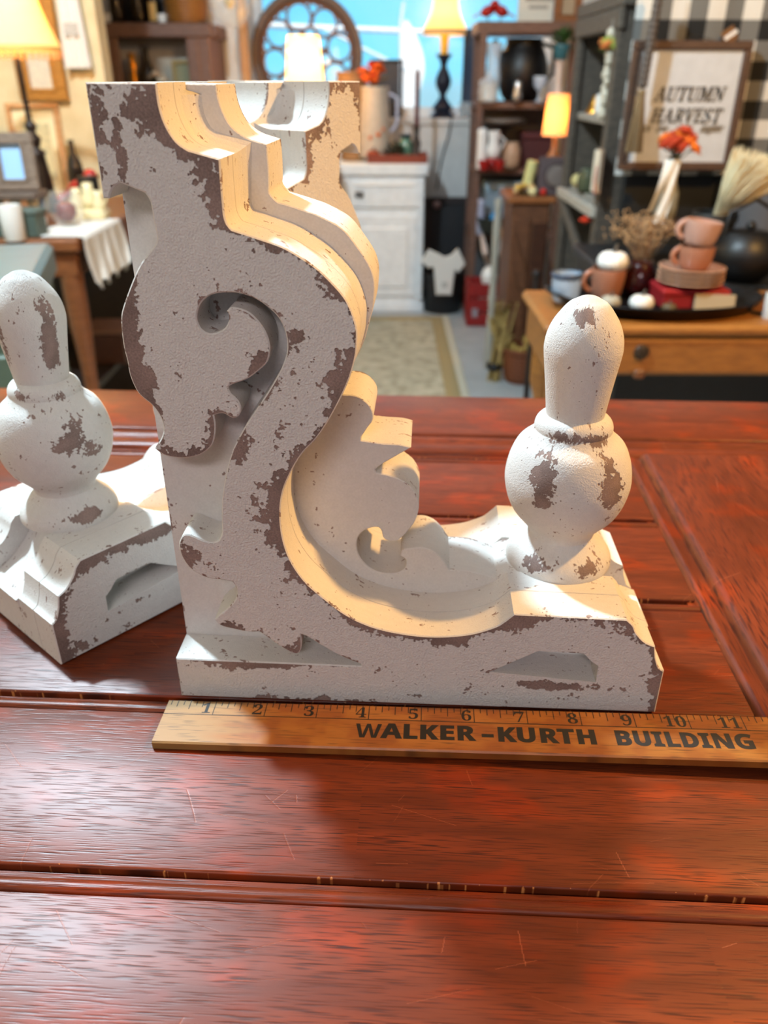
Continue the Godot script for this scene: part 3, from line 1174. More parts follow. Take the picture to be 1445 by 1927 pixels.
func two_faced(mesh: ArrayMesh, face: Material, edge: Material) -> ArrayMesh:
	mesh.surface_set_material(0, face)
	mesh.surface_set_material(1, edge)
	return mesh


func build_brackets() -> void:
	var prof := front_profile()
	var scroll := trace(cut_outs() + prof)
	var plain := trace([[Vector2(0, 0), Vector2(0, 10.81), Vector2(0.98, 10.81)]] + prof)
	plain = trace([[Vector2(0, 0), Vector2(0, 10.81)], [Vector2(0, 10.81), Vector2(0.98, 10.81)]] + prof)
	var cp := core_profile()
	cp[0] = [cp[0][0], cp[0][1]]
	cp.insert(1, [Vector2(0, 10.8), cp[1][0]])
	var core := trace(cp)
	var recess := PackedVector2Array(RECESS)

	# worn paint of the two carved faces, of the core, of the sawn edges and of the turned finials
	var outer := trace(prof, 0.07, false)
	var holes := trace(cut_outs(), 0.07, false)
	var front_wear := face_wear([[outer, 0.19, 1.13], [holes, 0.06, 0.68], [recess, 0.05, 0.5]], -0.4, -0.22, 10.24, 11.52, 512, 576, [
		[0.1, 10.5, 0.22, 0.5, 0.7], [0.75, 10.45, 0.5, 0.3, 1.0], [0.35, 9.9, 0.1, 0.5, 0.7], [0.1, 9.55, 0.15, 0.2, 0.6], [1.45, 9.8, 0.3, 0.2, 0.6], [1.55, 9.5, 0.25, 0.25, 0.5],
		[2.35, 7.0, 0.10, 0.35, 0.2], [2.08, 6.85, 0.18, 0.45, 1.25], [2.72, 7.35, 0.22, 0.22, 0.95], [0.15, 7.9, 0.22, 0.5, 0.85], [0.1, 7.0, 0.18, 0.6, 0.6], [0.25, 6.2, 0.2, 0.4, 0.6],
		[0.75, 5.40, 0.55, 0.2, 1.15], [0.0, 7.3, 0.25, 1.0, 0.85], [0.15, 6.35, 0.25, 0.45, 0.85], [1.2, 5.9, 0.25, 0.35, 0.9], [3.35, 6.6, 0.2, 0.5, 0.45], [3.2, 8.1, 0.3, 0.3, 0.4], [2.0, 8.6, 0.4, 0.15, 0.45], [1.62, 5.5, 0.2, 0.4, 0.85],
		[2.2, 4.3, 0.15, 0.9, 0.5], [1.5, 3.5, 0.5, 0.5, 0.25], [1.15, 1.85, 0.35, 0.22, 1.05], [2.3, 1.3, 0.25, 0.2, 0.8], [0.55, 3.3, 0.25, 0.4, 0.85],
		[1.5, 0.86, 0.9, 0.13, 1.15], [2.6, 0.03, 1.6, 0.12, 0.95], [7.3, 0.60, 1.0, 0.14, 1.25], [6.5, 2.05, 0.4, 0.2, 0.7], [5.2, 1.5, 0.9, 0.2, 0.45], [9.2, 1.3, 0.15, 0.6, 0.4], [4.0, 0.9, 2.2, 0.5, 0.24], [2.0, 4.8, 0.5, 1.4, 0.30], [2.9, 6.6, 0.5, 0.9, 0.22]])
	var rear_wear := face_wear([[outer, 0.2, 1.1], [holes, 0.06, 0.72], [recess, 0.05, 0.5]], -0.4, -0.22, 10.24, 11.52, 512, 576, [
		[0.1, 10.3, 0.2, 0.6, 0.8], [0.4, 10.7, 0.5, 0.15, 0.8], [1.3, 9.8, 0.35, 0.3, 0.7], [0.8, 9.2, 0.2, 0.5, 0.4], [0.95, 8.6, 0.3, 0.3, 0.45],
		[9.1, 1.5, 0.25, 0.5, 0.75], [9.25, 0.6, 0.18, 0.6, 0.75], [8.9, 0.25, 0.5, 0.3, 0.7], [7.6, 0.12, 0.9, 0.2, 0.6], [7.3, 2.05, 0.9, 0.2, 0.75], [8.4, 2.05, 0.3, 0.25, 0.7], [7.2, 0.62, 0.7, 0.12, 0.7], [6.5, 2.1, 0.3, 0.3, 0.6]])
	var core_wear := face_wear([[core, 0.035, 0.55]], -0.4, -0.22, 10.24, 11.52, 512, 576, [[4.3, 4.95, 0.3, 0.06, 0.5], [2.15, 9.8, 0.06, 0.3, 0.5]])
	var face_front := paint_material(worn_paint(1024, 1152, front_wear, 512, 576, 101, 0.009, 0.036))
	var face_rear := paint_material(worn_paint(1024, 1152, rear_wear, 512, 576, 131, 0.009, 0.036))
	var face_core := paint_material(worn_paint(768, 864, core_wear, 512, 576, 161, 0.010, 0.055), 0.03)
	var edge_wear := PackedFloat32Array()
	edge_wear.resize(256 * 32)
	for j in 32:
		var v := (j + 0.5) / 32.0
		for i in 256:
			edge_wear[j * 256 + i] = 0.50 * exp(-v / 0.08) + 0.15 * exp(-(1.0 - v) / 0.05) + 0.10 * exp(-pow((v - 0.5) / 0.2, 2.0))
	var edge_tex := worn_paint(2048, 192, edge_wear, 256, 32, 181, 0.014, 0.05, 2)
	var edge := paint_material(edge_tex, 0.03)
	var rim_wear := PackedFloat32Array()
	rim_wear.resize(256 * 32)
	for j in 32:
		var v := (j + 0.5) / 32.0
		for i in 256:
			rim_wear[j * 256 + i] = 0.25 * exp(-v / 0.06) + 0.55 * exp(-(1.0 - v) / 0.12)
	var rim := paint_material(worn_paint(2048, 192, rim_wear, 256, 32, 191, 0.014, 0.05, 2), 0.03)

	var tw := 1.45           # thickness of the side boards
	var tc := 1.35           # thickness of the core
	var total := 2.0 * tw + tc
	var half := 0.8          # the pierced front half of a side board
	var flare := PackedFloat32Array()
	for q in plain:
		var d := 0.0
		if q.x > 0.9 and q.y > 2.0:
			d = lerp_steps(q.y, [2.0, 0.0, 5.0, 0.02, 7.0, 0.04, 9.0, 0.10, 10.0, 0.17, 10.81, 0.25])
		if q.y > 10.7 or q.x < 0.5 or (q.x > 5.8):
			d = 0.0
		flare.append(d)

	var o := thing("corbel_bracket", "white chipped scrolled wood bracket standing upright behind the ruler, its finial to the right", "bracket", BASE_AT + Vector3(0, 0.0012, 0), BASE_TURN)
	var v_front := func(z: float) -> float: return clampf(-z / tw, 0.0, 1.0)
	var v_rear := func(z: float) -> float: return clampf((total + z) / tw, 0.0, 1.0)
	var v_core := func(z: float) -> float: return clampf((-z - tw) / tc, 0.0, 1.0)
	part(o, "scroll_panel", two_faced(board_mesh(scroll, [recess], 0.0, half, 0.022, v_front), face_front, edge))
	part(o, "side_board", two_faced(board_mesh(plain, [], half, tw, 0.0, v_front, flare, true), face_core, edge))
	part(o, "core_board", two_faced(board_mesh(core, [], tw, tw + tc, 0.018, v_core), face_core, rim))
	part(o, "side_board", two_faced(board_mesh(plain, [], tw + tc, total - half, 0.0, v_rear, flare, false), face_core, edge))
	part(o, "scroll_panel", two_faced(board_mesh(scroll, [recess], total - half, total, 0.022, v_rear), face_rear, edge))
	var fin := part(o, "finial", finial_mesh(), finial_paint(211, [
		[0.335, 0.40, 0.042, 0.10, 1.4], [0.145, 0.40, 0.05, 0.09, 0.95], [0.17, 0.47, 0.03, 0.04, 0.6], [0.32, 0.55, 0.06, 0.024, 1.2], [0.175, 0.545, 0.06, 0.024, 1.4], [0.355, 0.055, 0.05, 0.04, 1.35], [0.18, 0.05, 0.05, 0.03, 1.3], [0.29, 0.95, 0.07, 0.035, 1.3], [0.15, 0.87, 0.05, 0.03, 0.35], [0.15, 0.36, 0.05, 0.05, 0.4], [0.7, 0.45, 0.08, 0.1, 0.8]]))
	fin.position = Vector3(7.53, 0, -total / 2.0) * I

	# the second bracket stands half behind the first, its foot towards the left front
	var turn := -131.8
	var dirn := Vector3(-0.6665, 0, 0.7455)
	var deep := Vector3(0.7455, 0, 0.6665)
	var origin := (Vector3(-6.6827, 0, -13.0049) - dirn * 9.356 - deep * (total + 0.14)) * I + Vector3(0, TABLE_Y + 0.0012, 0)
	var two := dup(o, "white chipped bracket half hidden at the left, its near finial with large bare brown patches", origin, deg_to_rad(turn))
	var f2: MeshInstance3D = two.get_node("finial")
	f2.material_override = finial_paint(241, [
		[0.745, 0.80, 0.045, 0.13, 1.25], [0.735, 0.70, 0.05, 0.08, 1.0], [0.99, 0.80, 0.04, 0.14, 1.0], [0.76, 0.385, 0.05, 0.05, 1.0], [0.76, 0.45, 0.04, 0.05, 0.7], [0.70, 0.33, 0.06, 0.03, 0.7], [0.80, 0.40, 0.03, 0.06, 0.5], [0.76, 0.555, 0.04, 0.02, 1.0], [0.92, 0.56, 0.04, 0.02, 1.0], [0.755, 0.05, 0.08, 0.03, 1.2], [0.02, 0.42, 0.03, 0.1, 0.6], [0.65, 0.45, 0.02, 0.06, 0.6]])


func finial_mesh() -> ArrayMesh:
	var pts := profile(FINIAL)
	# the stem sits in its collar, the ball on its neck: creases at both
	var runs := [[]]
	for q in pts:
		runs[runs.size() - 1].append(q * I)
		if absf(q.y - 5.36) < 0.011 or absf(q.y - 5.06) < 0.011 or absf(q.y - 2.84) < 0.011 or absf(q.y - 3.16) < 0.011:
			runs.append([q * I])
	var out := []
	for r in runs:
		var c := smooth(r, 0.04 * I)
		out.append(Array(c))
	return lathe(out, 96)


func finial_paint(sd: int, blobs: Array) -> StandardMaterial3D:
	var wear := PackedFloat32Array()
	wear.resize(256 * 256)
	wear.fill(0.06)
	for b in blobs:
		add_blob(wear, 256, 256, b[0], 1.0 - b[1], b[2], b[3], b[4])
	return paint_material(worn_paint(896, 768, wear, 256, 256, sd, 0.010, 0.036), 0.05)


# ---------------------------------------------------------------- the window wall at the back, and what stands before it

const BACK_Z := -4.85      # inner face of the back wall
const SILL_Y := 0.935

func turned(a: Array, s := 1.0) -> Array:
	var out := []
	for q in profile(a):
		out.append(q * s)
	return [out]


func turned_smooth(a: Array, s := 1.0) -> Array:
	var out := []
	for q in profile(a):
		out.append(q * s)
	return [Array(smooth(out, 0.05 * s))]


func build_window_side() -> void:
	var x0 := -0.72
	var x1 := 0.92
	var top := 2.1
	struct("wall_back", join([
		[box(2.7 + x0, 2.72, 0.30, 0.0), at((x0 - 2.7) / 2.0, 0, BACK_Z - 0.15)],
		[box(2.7 - x1, 2.72, 0.30, 0.0), at((x1 + 2.7) / 2.0, 0, BACK_Z - 0.15)],
		[box(x1 - x0, SILL_Y - 0.03, 0.30, 0.0), at((x0 + x1) / 2.0, 0, BACK_Z - 0.15)],
		[box(x1 - x0, 2.72 - top, 0.30, 0.0), at((x0 + x1) / 2.0, top, BACK_Z - 0.15)]]), M.wall_grey)
	var sill := struct("trim_1", box(x1 - x0, 0.03, 0.31, 0.003), M.wall_grey, Vector3((x0 + x1) / 2.0, SILL_Y - 0.03, BACK_Z - 0.14))
	sill.set_meta("label", "pale window sill")
	var win := Node3D.new()
	win.name = "window_1"
	win.position = Vector3((x0 + x1) / 2.0, SILL_Y, BACK_Z - 0.26)
	win.set_meta("kind", "structure")
	add_child(win)
	frame_bars(win, x1 - x0, top - SILL_Y, 0.05, 0.06, M.white_paint)
	part(win, "pane", box(x1 - x0 - 0.1, top - SILL_Y - 0.1, 0.005, 0.0), M.window_glass, Vector3(0, 0.05, 0))
	struct("trim_2", box(0.045, 1.55, 0.03, 0.003), M.light_wood, Vector3(-0.7425, 0.75, BACK_Z + 0.016))
	struct("pavement", box(14, 0.1, 14, 0.0), M.concrete, Vector3(0, -0.12, -12.3))

	# outside: a feather flag and the white frame of an awning
	var flag := thing("feather_flag", "tall white feather flag standing outside the shop window", "flag", Vector3(0.1113, 0.8705, -6.6))
	flag.position.y = -0.02
	part(flag, "pole", tube([Vector3(0, 0, 0), Vector3(0, 1.5, 0), Vector3(0.02, 1.62, 0)], 0.012), M.white_paint)
	part(flag, "base", lathe(turned([0.0, 0.0, 0.2, 0.0, 0.2, 0.03, 0.03, 0.06, 0.0, 0.06]), 24), M.white_paint)
	var o := PackedVector2Array(Array(smooth([Vector2(0, 0.78), Vector2(0.0, 1.2), Vector2(0.01, 1.50), Vector2(0.06, 1.48), Vector2(0.13, 1.36), Vector2(0.165, 1.22), Vector2(0.13, 1.05), Vector2(0.07, 0.9), Vector2(0.06, 0.78)], 0.03)))
	part(flag, "cloth", plate(o, 0.006), mat(Color(0.95, 0.95, 0.95), 0.8), Vector3(0.012, 0, 0))
	var aw := thing("awning_frame", "white tubular awning frame outside above the window", "frame", Vector3(0.1, 1.43, -6.9))
	part(aw, "rail", tube([Vector3(-1.2, 0.05, 0), Vector3(1.2, -0.03, 0)], 0.02), M.white_paint)
	part(aw, "brace", tube([Vector3(-0.55, 0.02, 0.02), Vector3(0.05, -0.25, 0.5)], 0.012), M.white_paint)
	part(aw, "brace", tube([Vector3(0.75, -0.02, 0.02), Vector3(1.5, 0.5, 0.5)], 0.012), M.white_paint)
	for s in [-1.0, 1.0]:
		part(aw, "post", tube([Vector3(1.15 * s, 0.0, 0), Vector3(1.15 * s, -1.45, 0)], 0.02), M.white_paint)

	round_panel()

	# turned lamp on the sill
	var navy := mat(Color(0.07, 0.09, 0.16), 0.5)
	var u := 0.0029
	var lp := thing("buffet_lamp", "lamp with dark turned base and lit bell shade on the window sill", "lamp", Vector3(0.3234, SILL_Y, -4.99))
	part(lp, "base", lathe(turned_smooth([0, 0, 21, 0, 22, 4, 15, 10, 19, 18, 13, 26, 6, 38, 13, 52, 15, 64, 10, 78, 6, 86, 8, 96, 14, 104, 15, 107, 0, 107], u), 32), navy)
	part(lp, "candle_sleeve", lathe(turned([7, 104, 8, 148, 0, 148], u), 16), mat(Color(0.85, 0.70, 0.25), 0.6))
	part(lp, "lamp_shade", lathe(turned_smooth([40, 142, 38, 150, 29, 165, 23, 182, 21, 212], u), 32), shade_cloth(Color(1.0, 0.78, 0.42), 0.9))
	part(lp, "shade_trim", lathe(turned([40, 138, 41, 143, 40, 147, 38, 143, 40, 138], u), 32), mat(Color(0.85, 0.72, 0.50), 0.8))
	part(lp, "bulb", lathe(turned_smooth([0, 150, 8, 160, 11, 175, 0, 190], u), 16), glow(Color(1.0, 0.85, 0.55), 9.0))
	part(lp, "lamp_cord", tube([Vector3(0.03, 0.005, 0.03), Vector3(0.045, 0.0, 0.155), Vector3(0.03, -0.08, 0.152), Vector3(-0.005, -0.2, 0.152), Vector3(-0.03, -0.36, 0.152)], 0.004), M.black_metal)
	lamp_light("buffet_lamp_light", lp.position + Vector3(0, 172 * u, 0), Color(1.0, 0.72, 0.40), 0.06, 0.02)

	# clear votives on the sill, navy shutter, dark picture
	var v := single("glass_votive", "small clear glass votive on the sill beside the navy shutter", "glass", lathe(turned([0, 0, 0.024, 0, 0.03, 0.08, 0.026, 0.08, 0.021, 0.006, 0, 0.006]), 20), M.glass, Vector3(0.4394, SILL_Y, -4.94))
	dup(v, "clear glass votive on the sill closest to the wooden shelf post", Vector3(0.4829, SILL_Y, -4.90))
	var sh := thing("window_shutter", "navy blue shutter standing at the right of the window", "shutter", Vector3(0.4898, SILL_Y, -5.03))
	part(sh, "panel", box(0.1119, 0.43, 0.025, 0.004), mat(Color(0.10, 0.19, 0.30), 0.6))
	for s in [-1.0, 1.0]:
		part(sh, "stile", box(0.018, 0.43, 0.032, 0.003), mat(Color(0.08, 0.15, 0.25), 0.6), Vector3(s * 0.05, 0, 0.004))
	var pic := thing("dark_picture", "dark framed picture leaning on the sill behind the orange flowers", "picture", Vector3(0.0091, SILL_Y, -5.02))
	frame_bars(pic, 0.1838, 0.285, 0.018, 0.02, mat(Color(0.12, 0.12, 0.15), 0.6))
	part(pic, "print", box(0.1423, 0.26, 0.008, 0.0), mottled(Color(0.16, 0.17, 0.20), Color(0.36, 0.33, 0.32), 0.6, 7.0, M.cloud), Vector3(0, 0.012, 0))


func shade_cloth(color: Color, energy: float) -> StandardMaterial3D:
	var m := mat(Color(0.93, 0.86, 0.70), 0.9)
	m.backlight_enabled = true
	m.backlight = Color(0.9, 0.75, 0.5)
	m.emission_enabled = true
	m.emission = color
	m.emission_energy_multiplier = energy
	return m


func ring_mesh(r: float, t: float, seg := 48) -> ArrayMesh:
	var path := []
	for k in seg + 1:
		path.append(Vector3(cos(TAU * k / seg) * r, sin(TAU * k / seg) * r, 0))
	return tube(path, t, t, 8)


func round_panel() -> void:
	var r := 0.2994
	var c := Vector3(-0.4209, SILL_Y + r + 0.004, -4.95)
	var o := thing("round_window_panel", "large round wooden panel with scrolling openwork standing in front of the bright window", "panel", c)
	var grey := mottled(Color(0.36, 0.30, 0.27), Color(0.48, 0.41, 0.37), 0.7, 4.0, M.grain)
	var rust := mat(Color(0.46, 0.30, 0.20), 0.7)
	var rim := turned([r * 0.84, -0.02, r * 0.88, 0.026, r * 0.95, 0.03, r, 0.016, r, -0.02, r * 0.84, -0.02])
	part(o, "rim", lathe(rim, 64), grey, Vector3.ZERO, Vector3(PI / 2, 0, 0))
	part(o, "inner_ring", ring_mesh(r * 0.82, 0.008), rust)
	part(o, "hub_ring", ring_mesh(r * 0.20, 0.007), rust)
	for k in 8:
		var a := TAU * k / 8.0 + 0.2
		var d := Vector3(cos(a), sin(a), 0)
		part(o, "scroll_ring", ring_mesh(r * 0.215, 0.006, 28), rust, d * r * 0.60)
		part(o, "spoke", tube([d * r * 0.2, d * r * 0.385], 0.005), rust)
		var b := a + TAU / 16.0
		var e := Vector3(cos(b), sin(b), 0)
		part(o, "scroll_curl", ring_mesh(r * 0.10, 0.005, 20), rust, e * r * 0.34)
		part(o, "scroll_curl", ring_mesh(r * 0.085, 0.005, 20), rust, e * r * 0.73)


# ---------------------------------------------------------------- left side: cream partition, side table, hutch

func picture_frame(called: String, label: String, where: Vector3, w: float, h: float, bar: float, frame_mat: Material, art: Material, lean := 0.0, turn := 0.0, mount: Material = null) -> Node3D:
	var o := thing(called, label, "picture", where, turn)
	o.rotation.x = lean
	frame_bars(o, w, h, bar, 0.022, frame_mat)
	frame_bars_inner(o, w, h, bar, frame_mat)
	if mount:
		part(o, "mount", box(w - bar, h - bar, 0.006, 0.0), mount, Vector3(0, bar * 0.5, -0.003))
		part(o, "print", box((w - 2 * bar) * 0.62, (h - 2 * bar) * 0.66, 0.004, 0.0), art, Vector3(0, bar + (h - 2 * bar) * 0.17, 0.002))
	else:
		part(o, "print", box(w - bar, h - bar, 0.006, 0.0), art, Vector3(0, bar * 0.5, -0.002))
	return o


func frame_bars_inner(o: Node, w: float, h: float, bar: float, m: Material) -> void:
	var b := bar * 0.3
	for s in [-1.0, 1.0]:
		part(o, "frame_lip", box(b, h - 2 * bar + b, 0.03, 0.002), m, Vector3(s * (w / 2 - bar), bar - b / 2, 0))
	for y in [bar - b, h - bar]:
		part(o, "frame_lip", box(w - 2 * bar, b, 0.03, 0.002), m, Vector3(0, y, 0))


func build_left_side() -> void:
	var pz := -3.35
	var px1 := -1.0396
	struct("wall_inner", box(2.6 + px1, 2.72, 0.1, 0.0), M.wall_cream, Vector3((px1 - 2.6) / 2.0, 0, pz - 0.05))
	var gilt := mottled(Color(0.55, 0.36, 0.12), Color(0.72, 0.50, 0.20), 0.4, 5.0, M.grain)
	var pale := mottled(Color(0.72, 0.70, 0.64), Color(0.84, 0.80, 0.70), 0.7, 6.0, M.cloud)
	picture_frame("gilt_picture_frame", "large gilt framed pale picture hanging behind the tall lamp", Vector3(-1.2657, 1.0526, -3.325), 0.1769, 0.47, 0.0404, gilt, pale)
	var ap := thing("hanging_apron", "white cloth apron hanging on the cream wall beside the gilt picture", "apron", Vector3(-1.1147, 1.1593, -3.31))
	part(ap, "cloth", sheet(16, 14, func(s: float, t: float) -> Vector3:
		return Vector3((s - 0.5) * lerpf(0.0955, 0.0637, t), t * 0.3, 0.012 + 0.008 * sin(s * 17.0) * (1.0 - 0.4 * t))), M.linen)
	part(ap, "strap", tube([Vector3(-0.03, 0.29, 0.012), Vector3(0, 0.42, 0.006), Vector3(0.03, 0.29, 0.012)], 0.005), M.linen)
	part(ap, "print", box(0.05, 0.04, 0.003, 0.0), mottled(Color(0.55, 0.55, 0.53), Color(0.80, 0.79, 0.76), 0.9, 20.0, M.cloud), Vector3(0.0, 0.10, 0.02))

	# side table along the wall
	var tx := -0.84
	var tb := thing("side_table", "brown wooden side table with lace cloth and bottles on it", "table", Vector3(-1.19, 0, -2.72))
	part(tb, "table_top", box(0.70, 0.035, 0.94, 0.006), M.brown_wood, Vector3(0, 0.705, 0))
	part(tb, "apron_board", box(0.66, 0.07, 0.90, 0.004), M.brown_wood, Vector3(0, 0.635, 0))
	for sx in [-1.0, 1.0]:
		for sz in [-1.0, 1.0]:
			part(tb, "leg", lathe(turned_smooth([0.025, 0, 0.018, 0.05, 0.03, 0.12, 0.02, 0.3, 0.03, 0.5, 0.032, 0.64]), 16), M.brown_wood, Vector3(sx * 0.3, 0, sz * 0.42))
	part(tb, "added_dark_box", box(0.50, 0.62, 0.24, 0.004), M.dark_wood, Vector3(0.05, 0.01, -0.30))  # added dark box in place of the shade under the table
	part(tb, "shelf", box(0.60, 0.025, 0.86, 0.004), M.dark_wood, Vector3(0, 0.27, 0))
	var top := 0.74

	# tall lamp
	var lp := thing("tall_lamp", "tall dark turned lamp with lit cream bell shade on the side table", "lamp", Vector3(-1.12, top, -2.78))
	part(lp, "base", lathe(turned_smooth([0, 0, 0.055, 0, 0.058, 0.012, 0.04, 0.03, 0.036, 0.1, 0.027, 0.17, 0.034, 0.178, 0.016, 0.19, 0.022, 0.205, 0.026, 0.22, 0.012, 0.235, 0.018, 0.25, 0.018, 0.258, 0.009, 0.27, 0.008, 0.44, 0, 0.44]), 24), M.bronze)
	part(lp, "lamp_shade", lathe(turned_smooth([0.130, 0.472, 0.118, 0.50, 0.095, 0.56, 0.078, 0.63, 0.070, 0.71], 1.0), 40, 8, 0.045), shade_cloth(Color(1.0, 0.76, 0.36), 0.42))
	part(lp, "shade_band", lathe(turned([0.130, 0.458, 0.134, 0.465, 0.130, 0.474, 0.126, 0.466, 0.130, 0.458]), 40), mat(Color(0.88, 0.70, 0.38), 0.6))
	var beads := []
	for k in 44:
		var a := TAU * k / 44.0
		beads.append([bead(0.0055), at(cos(a) * 0.129, 0.452, sin(a) * 0.129)])
		beads.append([bead(0.0045), at(cos(a) * 0.129, 0.441, sin(a) * 0.129)])
	var fr := part(lp, "bead_fringe", join(beads), mat(Color(0.90, 0.66, 0.40), 0.3))
	fr.set_meta("kind", "stuff")
	part(lp, "bulb", lathe(turned_smooth([0, 0.53, 0.02, 0.55, 0.028, 0.59, 0.02, 0.62, 0, 0.63]), 16), glow(Color(1.0, 0.8, 0.45), 5.0))
	lamp_light("tall_lamp_light", lp.position + Vector3(0, 0.58, 0), Color(1.0, 0.70, 0.34), 0.10, 0.02)

	picture_frame("cream_print_frame", "pale cream framed print propped on the side table behind the dark lamp stem", Vector3(-1.2464, top, -3.12), 0.1881, 0.31, 0.016, M.light_wood, mottled(Color(0.66, 0.63, 0.50), Color(0.86, 0.80, 0.60), 0.8, 5.0, M.cloud), -0.06, 0.0, mat(Color(0.88, 0.83, 0.66), 0.8))
	# plinth with the small frame
	var pl := thing("wooden_plinth", "small wooden plinth with short columns under the blue picture", "plinth", Vector3(-1.055, top, -2.42))
	part(pl, "top", box(0.15, 0.02, 0.10, 0.004), mottled(Color(0.33, 0.27, 0.23), Color(0.43, 0.36, 0.31), 0.6, 5.0, M.grain), Vector3(0, 0.085, 0))
	for x in [-0.05, 0.0, 0.05]:
		part(pl, "column", lathe(turned([0.02, 0, 0.02, 0.008, 0.014, 0.014, 0.014, 0.075, 0.019, 0.085]), 16), mat(Color(0.72, 0.65, 0.52), 0.7), Vector3(x, 0, 0.01))
	part(pl, "foot", box(0.14, 0.006, 0.09, 0.002), M.grey_wood, Vector3(0, 0, 0))
	picture_frame("small_blue_picture", "small brown framed pale blue picture leaning on the plinth", Vector3(-1.0426, top + 0.106, -2.41), 0.125, 0.15, 0.03, mottled(Color(0.38, 0.32, 0.27), Color(0.52, 0.44, 0.37), 0.6, 6.0, M.grain), mat(Color(0.60, 0.76, 0.92), 0.5), -0.14, 0.2)
	# white cup at the frame's edge, cloche with apple, cruet stand, red bird, dark bottle
	single("white_cup", "white straight cup at the near corner of the green cabinet", "cup", lathe(turned([0, 0, 0.028, 0, 0.032, 0.09, 0.028, 0.09, 0.025, 0.006, 0, 0.006]), 24), M.white_china, Vector3(-1.0052, top, -2.25))
	single("tea_light_cup", "tiny white tea light cup on the lace cloth", "cup", lathe(turned([0, 0, 0.015, 0, 0.018, 0.028, 0.015, 0.028, 0.013, 0.006, 0, 0.006]), 20), M.white_china, Vector3(-0.9971, top + 0.006, -2.42))
	var cl := thing("glass_cloche", "round clear glass bowl holding a red apple", "bowl", Vector3(-0.947, top + 0.006, -2.49))
	part(cl, "bowl", lathe(turned_smooth([0.02, 0, 0.045, 0.012, 0.055, 0.04, 0.05, 0.07, 0.035, 0.088, 0.032, 0.092]), 32), M.glass)
	part(cl, "foot", lathe(turned([0, 0, 0.025, 0, 0.02, 0.006, 0, 0.006]), 24), M.glass)
	var ap2 := thing("red_apple", "dark red apple in the round glass bowl", "apple", cl.position + Vector3(0.004, 0.007, 0.005))
	part(ap2, "flesh", lathe(turned_smooth([0, 0.004, 0.016, 0.0, 0.03, 0.02, 0.028, 0.044, 0.014, 0.054, 0, 0.046]), 24), mottled(Color(0.34, 0.03, 0.02), Color(0.52, 0.10, 0.04), 0.3, 9.0, M.cloud))
	part(ap2, "stem", tube([Vector3(0, 0.046, 0), Vector3(0.004, 0.062, 0)], 0.002), M.dark_wood)
	var cr := thing("cream_cruet_stand", "cream china cruet tray with three small pitchers beside the glass bowl", "cruet", Vector3(-0.9142, top, -2.6))
	part(cr, "tray", box(0.11, 0.035, 0.075, 0.01), M.cream_china)
	for q in [[-0.034, 0.0, 1.0], [0.0, -0.012, 1.15], [0.034, 0.004, 0.92]]:
		part(cr, "pitcher", lathe(turned_smooth([0, 0.03, 0.02, 0.03, 0.023, 0.05, 0.013, 0.075, 0.014, 0.092, 0.0, 0.092], q[2]), 20), M.cream_china, Vector3(q[0], 0.0, q[1]))
		part(cr, "pitcher_handle", tube([Vector3(q[0] + 0.012, 0.085, q[1]), Vector3(q[0] + 0.03, 0.08, q[1]), Vector3(q[0] + 0.021, 0.05, q[1])], 0.003), M.cream_china)
	bird(Vector3(-1.0242, top, -2.86), 1.75, M.red_paint, "bright red wooden bird standing behind the cream cruet stand", 0.5)
	single("dark_bottle", "dark brown glass bottle behind the red bird", "bottle", lathe(turned_smooth([0, 0, 0.026, 0, 0.028, 0.1, 0.024, 0.13, 0.010, 0.16, 0.010, 0.2, 0.0, 0.2]), 20), mat(Color(0.12, 0.08, 0.05), 0.2), Vector3(-1.0879, top, -3.02))
	single("black_tin", "black round tin right of the red bird", "tin", lathe(turned([0, 0, 0.032, 0, 0.034, 0.004, 0.034, 0.10, 0.030, 0.106, 0, 0.106]), 24), M.black_metal, Vector3(-0.9748, top, -2.80))
	# lace cloth hanging over the table's edge
	single("lace_cloth", "white lace cloth draped over the edge of the brown side table", "cloth", sheet(30, 24, func(s: float, t: float) -> Vector3:
		var z := -2.28 - 0.34 * s
		if t < 0.45:
			return Vector3(tx - 0.14 + 0.144 * t / 0.45, top + 0.003 + 0.0015 * sin(s * 30.0), z)
		var k := (t - 0.45) / 0.55
		return Vector3(tx + 0.008 + 0.012 * sin(s * 26.0) * k + 0.012 * k, top + 0.003 - k * (0.125 + 0.03 * absf(sin(s * 12.5))), z + 0.01 * sin(k * 4.0 + s * 9.0))), M.linen)
	# lower shelf of the table
	var bx := thing("brown_box", "dark brown wooden box on the lower shelf of the side table", "box", Vector3(-0.9168, 0.296, -2.60))
	part(bx, "body", box(0.13, 0.10, 0.14, 0.004), mottled(Color(0.20, 0.10, 0.05), Color(0.28, 0.15, 0.08), 0.5, 5.0, M.grain))
	part(bx, "lid", box(0.14, 0.016, 0.15, 0.004), M.shelf_wood, Vector3(0, 0.1, 0))
	single("folded_cloth", "folded pale grey cloth on the floor under the side table", "cloth", join([[box(0.2, 0.03, 0.12, 0.012), at(0, 0, 0)], [box(0.19, 0.03, 0.115, 0.012), at(0.004, 0.03, 0.003)]]), M.linen, Vector3(-0.9806, 0.0, -2.7))
	var pot := single("grey_pot", "grey clay pot on the floor left of its pair", "pot", lathe(turned([0, 0, 0.035, 0, 0.05, 0.085, 0.055, 0.085, 0.055, 0.10, 0.047, 0.10, 0.04, 0.02, 0, 0.02]), 24), mat(Color(0.36, 0.37, 0.38), 0.8), Vector3(-1.2531, 0, -3.2468))
	dup(pot, "grey clay pot on the floor nearer the white bracket", Vector3(-1.1907, 0, -3.2957))
